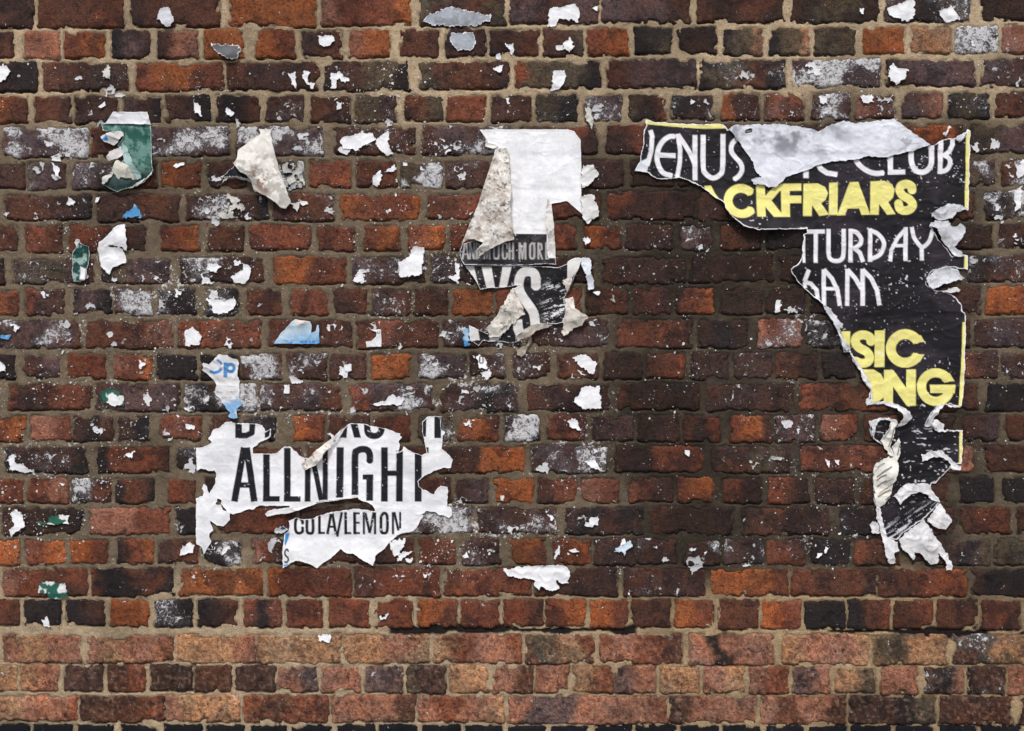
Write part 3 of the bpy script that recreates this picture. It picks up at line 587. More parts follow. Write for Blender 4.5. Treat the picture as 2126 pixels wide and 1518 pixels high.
for s_, l_ in [("B 1430,1090 1500,1040 1620,985 1720,980 1850,1030 1830,1050 1740,1060 1670,1140 1520,1165 1440,1120", [(1950, 435, 8, 25)]),
               ("C 1550,50 1600,0 1740,0 1800,60 1890,30 1932,70 1920,150 1870,220 1810,270 1940,355 1860,370 1800,360 1750,270 1680,200 1620,80", [(1950, 480, 9, 22), (1985, 470, 5, 18)]),
               ("C 1528,650 1540,590 1600,520 1720,475 1860,500 1870,550 1930,600 1860,620 1800,640 1700,660 1640,690 1600,722 1560,690", [(1940, 590, 4, 20)]),
               ("C 1700,735 1760,700 1850,700 1882,720 1860,745 1780,757", []),
               ("B 1570,210 1610,180 1640,110 1660,130 1620,200 1600,250", []), ("B 1700,260 1740,220 1840,180 1800,250 1770,295", [(1995, 285, 6, 12)]),
               ("C 440,880 530,930 560,980 640,1080 632,1110 610,1120 650,1220 730,1340 690,1380 650,1330 600,1180 540,1060 480,970", [(1735, 670, 8, 18), (1755, 715, 8, 16)]),
               ("D 655,318 720,400 790,510 880,680 912,860 835,912 833,850 880,840 870,740 800,640 765,530 700,430", [(1795, 800, 6, 24)]),
               ("D 840,912 870,880 1000,868 1150,893 1250,950 1332,1040 1270,1110 1190,1142 1150,1130 1200,1100 1215,1010 1130,925 1000,892", [(1875, 860, 16, 20)]),
               ("D 1478,1145 1540,980 1640,898 1750,893 1880,930 1800,938 1700,908 1625,960 1572,1060 1545,1135", [(1935, 855, 12, 18)]),
               ("D 1535,1130 1590,1060 1690,1125 1690,1180 1850,1190 1650,1202 1600,1190", [(1945, 880, 6, 10)]),
               ("E 168,220 240,198 310,183 400,205 408,240 385,262 345,225 300,206 240,222 215,290 208,370 190,340 180,280", [(1805, 880, 8, 15)]),
               ("E 600,500 680,465 760,458 830,510 880,565 940,590 932,628 830,612 855,575 800,535 750,510 680,520 608,555", [(1945, 945, 5, 15)]),
               ("E 365,840 430,770 480,730 620,728 680,745 680,780 762,888 700,870 640,825 580,803 520,820 430,905 385,845", [(1900, 1010, 6, 20)]),
               ("E 650,1020 760,900 800,960 855,1030 830,1080 800,1118 700,1090 660,1050", [(1950, 1080, 6, 16)]),
               ("E 410,1200 500,1120 620,1030 660,1080 740,1200 820,1330 862,1420 850,1458 810,1450 790,1370 760,1320 722,1280 750,1350 745,1390 690,1410 640,1370 590,1310 540,1290 550,1350 530,1370 490,1310 430,1250", [(1920, 1130, 6, 30), (1960, 1175, 5, 14)]),
               ("E 222,880 262,940 290,1090 320,1180 400,1210 415,1290 370,1300 370,1340 395,1385 340,1395 300,1320 270,1150 230,1000", [(1850, 1150, 5, 16)]),
               ("E 165,1070 200,1035 240,1060 265,1140 200,1152", [])]:
    flap(club, s_, GW if l_ and l_[0][1] < 700 else lin((230, 230, 232)), lifts=l_, off=1.6, mott=0.25, mottcol=(130, 130, 130), dirt=0.2, cell=1.5)
stripes = []
sr = random.Random(4)
for k in range(13):            # printed feather-like strokes of the picture on this piece
    yy = 560 + k * 27; a = sr.uniform(215, 300); b_ = a + sr.uniform(50, 125); sl_ = -sr.uniform(.5, .8)
    stripes.append(ST(f"E {a:.0f},{yy + 40:.0f} {(a + b_) / 2:.0f},{yy + 40 + sl_ * (b_ - a) / 2 - 6:.0f} {b_:.0f},{yy + 40 + sl_ * (b_ - a):.0f}", sr.choice([4, 6, 10, 15]), lin(sr.choice([(66, 58, 48), (96, 86, 66), (130, 120, 92)]))))
flap(club, "E 212,595 235,560 275,548 320,512 395,520 412,570 400,640 360,750 350,830 262,935 215,880 203,720", lin((226, 224, 216)), crumple=0.3, name='striped_curl', prints=stripes, lifts=[(1848, 985, 14, 20), (1830, 1035, 6, 14)], off=2.2, cell=1.3)
flap(club, "E 345,222 382,262 375,340 348,430 402,512 395,522 330,492 290,412 258,375 310,300", CREAM, prints=[ST("E 372,270 350,380 330,430", 9, lin((80, 74, 60))), ST("E 345,250 290,370", 7, lin((120, 112, 90)))], lifts=[(1840, 890, 8, 15)], off=2.2, cell=1.3)
flap(club, "E 365,435 412,358 430,400 426,480 405,555 392,515", CREAM, prints=[ST("E 425,400 405,500", 8, lin((70, 66, 56)))], off=2.4, cell=1.3)

# ---- 2. white and black poster in the middle (the square code is left out)
TXT = lin((168, 166, 164))
qp = empty('torn_poster', at(1090, 480), 'white and black torn poster curling open above large S, centre of wall', 'poster')
LT = lambda s, w=26, c=TXT: ST("G " + s, w * 0.82, c)
T_MID = [PO("G 700,32 1112,35 1112,100 1105,200 1130,305 1215,310 1220,395 150,390 130,300 130,200 165,150 230,110 350,95 735,105", BLACK),
 LT("165,322 192,132"), LT("205,132 232,322", 22), LT("172,262 218,262", 18), LT("250,130 250,322", 20), LT("252,135 292,318", 18), LT("296,130 296,322", 20), LT("322,130 322,322", 22), LT("322,142 350,150 352,300 322,312", 20),
 LT("412,130 412,322", 22), LT("418,135 440,310 462,135", 20), LT("470,130 470,322", 22),
 LT("520,130 520,290 545,312 570,290 570,130", 24), LT("665,200 665,155 642,138 618,158 618,290 642,312 665,290 665,245", 24), LT("692,130 692,322", 26), LT("733,130 733,322", 26), LT("692,225 733,225", 22),
 LT("805,130 805,322", 26), LT("812,135 838,310 862,135", 24), LT("872,130 872,322", 26),
 LT("925,160 925,290 948,312 970,290 970,160 948,138 925,160", 27), LT("1018,130 1018,322", 27), LT("1018,142 1050,150 1055,205 1018,225", 24), LT("1030,225 1062,322", 25),
 LT("1105,130 1105,322", 27), LT("1100,312 1135,312", 22), LT("1105,225 1125,225", 20)]
sheet('sheet', "F 400,120 600,118 1510,118 1590,148 1670,255 1680,580 1680,1000 1700,1200 1640,1140 1500,1020 1302,1055 1330,1300 1340,1518 G 1205,200 1215,382 1100,372 900,385 480,388 190,385 150,320 135,220 165,150 300,110 700,60 F 600,900 640,355 600,310 510,290 470,220",
      lin((240, 241, 244)), T_MID, lifts=[(1000, 545, 8, 40), (960, 560, 9, 26), (1120, 545, 6, 40), (1205, 280, 4, 30)], rag=0.5, rim=0.8, wear=0.5, parent=qp, mat=M_INK, mott=0.12, mottcol=(150, 150, 155), wrinkle=0.5, follow=0.4, cell=1.3)
WS = lin((214, 213, 210))
T_LOW = [PO("G 195,396 292,396 352,640 372,665 350,640 288,520", WS), PO("G 380,405 490,405 530,642 435,642", WS), PO("G 615,405 715,405 660,638 575,638", WS),
 ST("G 990,640 985,520 955,468 895,455 835,478 802,550 800,650 840,740 905,830 965,930 985,1075", 106, WS),
 ST("G 780,1000 790,1100 830,1200", 108, WS), PO("G 230,1050 340,1115 360,1228 245,1228", WS), PO("G 1342,340 1430,300 1515,305 1480,400 1400,520 1340,565", WS), PO("G 470,1190 575,1165 575,1225 470,1240", WS)]
def scratch(x, y, c):
    u = x * 0.94 - y * 0.34 * 1.0; v_ = x * 0.34 + y * 0.94
    k = smooth(0.57, 0.63, fbm(u, v_ * 6, 22, 311, 4, 0.75)) * smooth(1115, 1140, x) * smooth(580, 600, y) * (1 - smooth(1172, 1180, x)) * (y < 680)
    return c * (1 - k[:, None]) + lin((225, 225, 228)) * k[:, None]
sheet('sheet', "G 195,392 740,388 1040,400 1240,410 1340,375 1345,345 1430,303 1512,308 1480,400 1440,480 1340,705 1318,745 1305,770 1322,860 1320,940 1290,1030 1220,1052 1100,1042 950,1060 850,1120 760,1190 770,1250 690,1258 590,1242 460,1245 400,1232 350,1292 250,1232 235,1055 340,1112 450,1155 500,1060 600,900 730,650 830,602 640,632 480,640 370,662 290,520",
      BLACK, T_LOW, lifts=[(1000, 590, 9, 26), (1080, 660, 5, 40), (1180, 560, 8, 24), (1165, 660, 6, 20)], rag=0.9, rim=1.0, wear=0.7, parent=qp, mat=M_INK, off=0.4, cfun=scratch, follow=0.5, cell=1.4)
OC = lin((226, 221, 212))
flap(qp, "F 640,350 740,362 772,430 780,700 805,920 780,1050 832,1518 G 735,0 746,100 640,132 560,172 450,232 400,272 330,302 308,245 400,150 300,108 230,113 165,150 132,215 F 200,1518 380,1090 480,760 600,372", lin((228, 225, 218)),
     name='folded_corner', lifts=[(1000, 480, 22, 60), (1030, 400, 14, 50), (990, 520, 10, 30)], dirt=0.75, dirtcol=(128, 100, 76), mott=0.35, mottcol=(140, 136, 130), off=3.0, rag=0.6, seed=3)
flap(qp, "F 1255,990 1300,1060 1330,1300 1345,1518 G 1212,310 1150,302 1130,200 1128,100 1118,0 F 1225,1300 1240,1150", lin((226, 223, 218)), name='folded_edge', dirt=0.3, off=2.2, lifts=[(1140, 470, 8, 26)], rag=0.7)
flap(qp, "G 725,645 800,760 850,880 872,932 790,990 700,1080 620,1160 570,1192 470,1192 430,1090 480,1060 560,940 640,790", OC, dirt=0.7, dirtcol=(134, 92, 58), off=3, lifts=[(1050, 640, 18, 26), (1030, 680, 8, 20)], seed=5)
flap(qp, "G 760,1192 870,1098 960,1053 1100,1033 1175,1060 1100,1092 1000,1120 930,1180 870,1212 780,1252", lin((186, 178, 166)), mott=0.4, off=3, lifts=[(1090, 690, 14, 18)], seed=6)
flap(qp, "G 1310,755 1410,748 1422,880 1530,930 1577,970 1500,1060 1400,1110 1300,1190 1280,1130 1300,1060 1290,1030 1320,940", OC, dirt=0.3, mott=0.3, mottcol=(150, 140, 124), off=3, lifts=[(1200, 660, 12, 18)], seed=7)
flap(qp, "G 1490,370 1512,308 1592,293 1622,370 1600,450 1642,550 1642,650 1580,668 1570,590 1550,500", lin((214, 218, 226)), off=1.5, lifts=[(1220, 570, 8, 16)], seed=8)
flap(qp, "G 1285,560 1400,498 1372,620 1335,702 1320,650", OC, off=3, dirt=0.4, seed=9, lifts=[(1175, 590, 8, 10)])
flap(qp, "G 775,1330 850,1290 890,1280 925,1180 955,1210 900,1320 830,1425 780,1392", lin((170, 160, 144)), off=2, dirt=0.4, seed=10)
flap(qp, "F 1682,600 1750,562 1830,580 1900,680 1800,800 1682,862", lin((224, 224, 222)), off=1, ragsc=5, rag=2.2, seed=11)
flap(qp, "F 1680,960 1840,938 1845,1000 1890,1100 1905,1200 1760,1300 1700,1240 1670,1060", lin((222, 222, 220)), off=1, ragsc=5, rag=2.2, seed=12)
flap(qp, "F 470,225 520,290 600,312 625,355 560,365 530,345 470,345 480,280", lin((214, 214, 212)), off=0.2, seed=13)

# ---- 3. white drinks poster, lower left
BK = lin((24, 24, 30))
T_ALL = [ST("I 750,150 750,422", 98, BK), ST("I 750,385 860,385 945,345 960,150", 86, BK), PO("I 1135,290 1225,300 1200,400 1135,425", BK),
 ST("I 830,560 688,1356", 98, BK), ST("I 868,560 982,1356", 98, BK), ST("I 750,1112 930,1112", 82, BK),
 ST("I 1160,600 1160,1356", 100, BK), ST("I 1110,1315 1356,1315", 80, BK), ST("I 1467,565 1467,1356", 100, BK), ST("I 1417,1315 1665,1315", 80, BK),
 ST("I 1766,690 1766,1356", 85, BK), ST("I 1835,700 1968,1335", 76, BK), ST("I 2025,560 2025,1330", 80, BK),
 ST("J 330,555 325,1296", 106, BK), ST("J 765,772 765,665 730,602 655,585 582,612 549,690 549,1258", 100, BK), ST("J 765,955 765,1342", 100, BK), ST("J 660,995 815,995", 76, BK),
 ST("J 983,555 981,1356", 100, BK), ST("J 1205,600 1200,1356", 100, BK), ST("J 985,940 1200,940", 80, BK), ST("J 1478,640 1477,1356", 104, BK), ST("J 1610,555 1610,640", 42, BK),
 PO("J 320,418 440,200 425,420", BK), PO("J 475,190 580,195 636,417 535,417", BK), ST("J 728,190 735,335 790,385 872,385 930,330 945,220", 94, BK),
 ST("J 1572,140 1565,400", 52, BK), ST("J 1765,85 1763,422", 100, BK),
 ST("K 1690,470 1690,440 1640,380 1590,430 1590,580 1640,617 1690,590 1690,525", 44, BK), ST("K 1757,400 1757,580 1795,617 1843,590 1843,380", 44, BK), ST("K 1940,350 1940,628", 42, BK), ST("K 1920,612 2020,612", 34, BK),
 ST("L 143,630 202,305", 42, BK), ST("L 216,305 268,630", 42, BK), ST("L 165,520 250,520", 34, BK), ST("L 286,668 358,303", 38, BK),
 ST("L 412,303 412,632", 42, BK), ST("L 395,614 495,614", 32, BK), ST("L 545,303 545,632", 46, BK), ST("L 540,320 622,320", 32, BK), ST("L 540,460 618,460", 30, BK), ST("L 540,614 622,614", 32, BK),
 ST("L 680,303 680,632", 34, BK), ST("L 700,305 765,612", 40, BK), ST("L 825,305 768,612", 36, BK), ST("L 843,303 843,632", 36, BK),
 ST("L 932,365 932,578 975,615 1020,578 1020,365 975,320 932,365", 44, BK), ST("L 1107,303 1107,632", 35, BK), ST("L 1125,305 1187,575", 38, BK), ST("L 1212,303 1212,545", 32, BK),
 ST("K 1488,880 1462,850 1435,885 1440,935 1478,975 1480,1015 1455,1045 1430,1035", 26, BK),
 PO("K 1440,618 1505,610 1480,700 1440,802 1425,770", BLUE), PO("K 1395,1085 1530,1050 1430,1118", BLUE)]
ALL_OUT = """I 560,190 640,190 700,205 1000,210 1100,225 1130,280 1140,330 1220,290 1215,400 1180,430 1080,470 1010,530 965,560 960,650 1110,655 1300,640 1420,550 1510,540 1640,670 1720,715
 1800,720 1950,620 J 0,640 120,500 240,410 330,330 420,228 480,205 670,210 780,245 880,255 1000,280 1130,330 1212,350 1200,380 1242,410 1190,480 1212,520 1200,590 1172,642 1250,600 1260,550 1330,600 1440,640 1520,670 1600,640
 1590,560 1560,410 1540,350 1540,180 1620,105 1812,95 1815,300 1882,340 1840,400 1820,580 1900,640 1978,730 1962,852 1850,865 1700,910 1560,980 1470,1060 1500,1130 1560,1180 1700,1250 1740,1180 1800,1125 1912,1150 1912,1300
 L 1900,210 1960,240 1975,350 1930,390 1840,340 1790,345 1700,300 1600,285 1550,330 1450,335 1550,350 1520,420 1480,500 1410,590 1300,600 1170,650 1110,700 1050,750 980,840 850,950 820,1092 740,1040 680,1020 520,910 440,920 380,880 340,850 210,970 90,1050 0,1120
 K 1900,1127 1750,1060 1600,1010 1530,1050 1400,1127 1398,900 1430,620 1490,570 1490,430 1590,390 1700,405 1850,400 1980,335 2126,320 L 100,325 250,290 600,250 840,302 850,265 800,200 700,150 600,110 590,70 0,160
 K 1850,190 1500,310 1300,330 1180,368 1148,320 1200,280 1500,230 1500,205 1300,215 1060,210 960,270 900,260 680,342 620,320 620,420 540,512 430,500 320,410 372,570 315,630 352,740 240,932 210,820 133,770 125,100 230,70
 I 225,1260 240,1220 215,1160 240,1100 280,1120 325,1240 400,1090 425,950 400,900 310,910 280,870 130,895 130,570 230,560 370,480 310,430 380,300 480,260"""
ap = empty('torn_poster', at(670, 1020), 'torn white poster with tall black condensed capitals, lower left of wall', 'poster')
def allc(x, y, c):
    k = smooth(0.5, 0.68, fbm(x, y, 80, 321, 4))[:, None] * 0.3
    return c * (1 - k) + lin((178, 180, 186)) * k
sheet('sheet', ALL_OUT, lin((236, 237, 240)), T_ALL, lifts=[(610, 1052, 6, 22), (700, 1040, 5, 40), (760, 1050, 4, 30), (665, 925, 5, 20), (800, 930, 4, 25), (880, 1055, 3, 30), (750, 1165, 4, 25), (425, 1120, 4, 25), (605, 1150, 4, 22)],
      rag=1.2, rim=1.2, wear=0.55, parent=ap, mat=M_INK, cfun=allc, holes=["K 430,100 500,130 490,180 560,260 600,320 520,270 480,190 400,190 380,240 385,200 440,150"], wrinkle=0.45, follow=0.5, cell=1.4)
flap(ap, "I 1680,790 1740,885 1900,822 2000,710 2010,640 2126,545 J 200,505 262,440 400,240 330,312 240,410 120,490 I 1900,600 1800,700", lin((226, 220, 212)), dirt=0.7, dirtcol=(150, 124, 104), off=3, lifts=[(670, 945, 14, 26), (700, 905, 6, 24)], rag=0.8, seed=14)
flap(ap, "K 1148,330 1200,282 1500,232 1680,190 2126,128 L 300,100 590,60 600,85 0,165 K 1850,200 1500,318 1300,338 1182,370", lin((236, 236, 238)), name='rolled_edge', off=3.0, lifts=[(600, 1055, 8, 18), (660, 1045, 6, 30)], rag=0.6, seed=15, cell=1.2)
flap(ap, "K 1270,600 1290,540 1390,505 1410,480 1440,520 1480,570 1430,600 1310,625", lin((208, 210, 208)), prints=[PO("K 1370,545 1390,510 1420,512 1455,550 1400,565", lin((30, 90, 150)))], off=1.5, seed=16, cell=1.2)
flap(ap, "J 155,350 190,335 235,380 260,420 215,450 195,400", lin((230, 230, 232)), off=1.5, seed=17, cell=1.2)

# ---- 4. green sheet, cream cone, small stickers
GREEN = lin((34, 84, 74))
gp = empty('torn_poster', at(268, 317), 'dark green torn sheet with a clean white strip along its top edge', 'poster')
def greenc(x, y, c):
    k = smooth(0.46, 0.58, fbm(x, y, 22, 331, 5, 0.8))[:, None] * 0.42 + (np.exp(-((y - 262) / 9) ** 2) * smooth(.4, .6, fbm(x, y, 10, 333, 3)))[:, None] * 0.3; c = c * (1 - k) + lin((142, 182, 172)) * k
    k = smooth(338, 372, y + (fbm(x, y, 20, 335, 3) - .5) * 30)[:, None] * 0.85; return c * (1 - k) + lin((14, 30, 33)) * k
sheet('sheet', "H 140,172 300,165 618,178 630,400 635,540 652,630 560,740 400,802 310,832 220,790 155,752 230,700 300,600 362,500 340,420 300,380 350,310 340,260 160,240", GREEN, lifts=[(255, 385, 12, 30), (310, 350, 9, 30)], rim=0.9, rimcol=lin((190, 205, 200)), parent=gp, mat=M_INK, cfun=greenc, rag=0.9)
flap(gp, "H 262,62 590,64 620,182 150,172 190,165", lin((226, 227, 230)), name='white_strip', off=0.4, rag=0.4)
for s_, c_, l_ in [("H 148,300 230,265 340,253 372,290 340,322 282,387 220,370 160,330", lin((216, 214, 212)), [(232, 285, 10, 16)]),
             ("H 203,500 250,440 350,398 362,470 300,512 240,532", lin((218, 214, 214)), [(235, 325, 10, 14)]),
             ("H 340,340 400,420 470,560 545,700 500,712 400,600 358,500", lin((158, 184, 180)), [(275, 340, 10, 20)]),
             ("H 258,622 300,520 350,540 440,590 545,702 460,712 440,695 310,702", lin((204, 202, 190)), [(260, 355, 14, 20)]),
             ("H 160,752 172,688 262,640 262,690 185,757", lin((206, 206, 202)), [(222, 375, 8, 12)]),
             ("H 385,806 560,730 652,634 642,665 550,767 440,802", lin((200, 202, 200)), [(305, 385, 16, 24)])]:
    flap(gp, s_, c_, lifts=l_, off=3.0, cell=1.3, seed=20 + len(s_) % 7, prints=[PO("H 160,330 215,290 230,340 200,350", BLUE)] if s_[2:5] == '148' else ())
cp = empty('peeling_paper', at(545, 355), 'cream peeling paper cone with brown stain, pointing down between dark bricks', 'paper')
def conec(x, y, c):
    k = (np.exp(-(((x - 545 - (y - 380) * .35) / 12) ** 2 + ((y - 380) / 26) ** 2)) * 1.8 * smooth(0.42, 0.52, fbm(x, y, 12, 341, 5, 0.7)))[:, None]; k = np.clip(k, 0, .85)
    c = c * (1 - k) + lin((128, 84, 62)) * k
    k = smooth(0.48, 0.56, fbm(x * 0.7 + y * 0.7, y * 0.7 - x * .7, 18, 343, 5, 0.72))[:, None] * smooth(280, 340, y)[:, None] * 0.55
    return c * (1 - k) + lin((140, 134, 126)) * k
sheet('sheet', "H 1660,230 1762,230 1792,380 1862,640 1972,940 1950,952 1920,992 1870,985 1830,940 1740,880 1620,820 1590,720 1560,682 1490,642 1428,572 1460,520 1465,440 1560,360 1680,270", lin((232, 229, 222)), parent=cp, cfun=conec, crumple=0.6,
      lifts=[(520, 345, 26, 40), (555, 400, 16, 34), (590, 420, 6, 24)], off=2, rag=0.9, follow=0.3)
flap(cp, "H 1275,708 1440,588 1500,640 1575,690 1580,712 1480,692 1360,692", lin((30, 32, 40)), off=1.5, cell=1.3, rim=0.8, lifts=[(490, 355, 10, 20)])
flap(cp, "H 1290,760 1350,680 1460,675 1590,715 1590,732 1460,700 1370,698", lin((196, 196, 196)), off=1.2, cell=1.3)
flap(cp, "H 1962,940 2060,918 2020,1022", lin((206, 206, 202)), off=1.0, cell=1.3)
def named(poly, col, name, label, cat, **k):
    kw = dict(off=0.6, cell=1.3, rag=1.5, crumple=0.5); kw.update(k); o = sheet(name, poly, col, **kw); o['label'] = label; o['category'] = cat; return o
def spc(x, y, c):
    k = smooth(820, 846, y + (x - 480) * .3)[:, None] * smooth(0.30, 0.50, fbm(x, y, 14, 351, 4))[:, None] * 0.9; return c * (1 - k) + lin((104, 168, 220)) * k
B2 = lin((50, 128, 190)); GT = lin((150, 150, 152))
tiny = [ST(f"M {a},{b_} {a+ln},{b_}", 14, GT) for a, b_, ln in ((690, 785, 40), (745, 783, 50), (810, 785, 50), (470, 890, 50), (560, 895, 40), (690, 888, 20), (740, 884, 60), (815, 884, 70), (570, 1000, 40), (630, 1002, 40), (720, 1000, 60), (850, 990, 50))]
named("M 470,210 520,145 680,165 760,210 800,240 900,250 912,320 890,400 890,560 930,650 940,780 930,900 940,1000 972,1130 910,1210 880,1300 887,1390 800,1422 725,1392 720,1350 762,1300 700,1240 660,1190 580,1110 560,1040 450,940 452,860 490,770 500,750 440,680 378,590 330,550 250,510 178,460 220,430 188,350 220,310 330,350 420,270",
      lin((222, 222, 224)), 'torn_sticker', 'tall white torn sticker with blue rounded letter p, above the drinks poster', 'sticker', cfun=spc, mott=0.2, mottcol=(150, 148, 145),
      prints=[ST("M 485,255 545,300 580,352", 46, B2), ST("M 350,480 430,512 520,490 578,425", 58, B2), ST("M 655,310 650,605", 78, B2), RING('M', 750, 420, 72, 66, 0, 360, B2)] + tiny, lifts=[(432, 760, 4, 12), (485, 860, 4, 12)], mat=M_INK)
def strip(x, y, c):
    k = smooth(0.55, 0.66, fbm(x, y, 14, 361, 4))[:, None] * 0.7; c = c * (1 - k) + lin((170, 196, 190)) * k
    k = (smooth(0, 4, poly_sd(x, y, P("N 395,985 560,1060 540,1330 380,1330")) * -1))[:, None]; c = c * (1 - k) + WHITE * k
    k = (smooth(-1, 1, -poly_sd(x, y, P("N 270,480 330,400 412,420 330,560"))))[:, None]; return c * (1 - k) + lin((200, 204, 200)) * k
named("N 410,478 520,540 602,568 612,700 600,900 560,1060 530,1312 400,1372 240,1372 240,1000 228,720 320,560 278,500 330,403 402,420", lin((24, 66, 60)), 'paper_scrap', 'narrow upright dark green scrap beside the split white scrap', 'paper scrap', cfun=strip, rim=0.5, mat=M_INK)
named("N 1410,58 1440,250 1468,600 1440,662 1370,640 1412,760 1458,890 1440,932 1330,962 1270,1010 1150,1042 1088,1192 1000,1140 930,1080 880,1020 850,900 798,640 830,480 1000,340 1180,120", lin((226, 227, 230)), 'paper_scrap', 'large white leaf-shaped scrap split by a sideways tear, left side', 'paper scrap',
      holes=["N 970,560 1090,530 1230,560 1350,600 1440,680 1370,650 1250,590 1100,575"], lifts=[(252, 498, 9, 16), (235, 545, 5, 14)])
def bluec(x, y, c):
    k = (smooth(672, 712, y + (x - 640) * .3) * (0.5 + 0.7 * fbm(x, y, 14, 371, 4)))[:, None] * 0.95; return c * (1 - np.clip(k, 0, 1)) + lin((96, 160, 208)) * np.clip(k, 0, 1)
named("O 218,487 350,300 480,160 560,103 790,130 815,180 810,320 880,290 900,190 932,190 937,470 890,487", lin((190, 208, 222)), 'paper_scrap', 'pale blue quarter-round scrap with curled cream top edge', 'paper scrap', cfun=bluec, lifts=[(628, 668, 8, 14)], rag=0.7,
      prints=[PO("O 545,110 790,130 780,150 590,190 570,170", lin((226, 216, 206)))] + [ST(f"O {a},{b_} {a+l_},{b_}", 34, lin((50, 130, 205))) for a, b_, l_ in ((480, 465, 35), (640, 460, 50), (705, 460, 40), (765, 458, 40), (820, 455, 50))])
named("O 1730,258 1912,263 1912,530 1680,542 1668,450 1760,440 1832,370 1840,300", lin((226, 228, 230)), 'paper_scrap', 'white hook-shaped scrap with small printed letter u', 'paper scrap', prints=[ST("O 1856,285 1856,325 1890,325 1890,285", 9, lin((60, 60, 66)))], rag=0.5)
named("Q 155,318 280,352 390,310 500,263 560,300 650,270 1000,243 1450,238 1522,250 1600,340 1628,450 1590,560 1592,662 1440,642 1300,545 1340,640 1412,740 1320,800 1160,832 1090,740 985,705 950,802 838,680 860,590 760,550 600,530 430,527 370,485 270,480 198,410", lin((230, 231, 234)), 'paper_scrap', 'wide white wing-shaped scrap hanging alone at lower centre', 'paper scrap', rag=1.8, ragsc=5, lifts=[(1150, 1180, 5, 30), (1130, 1222, 5, 16)])

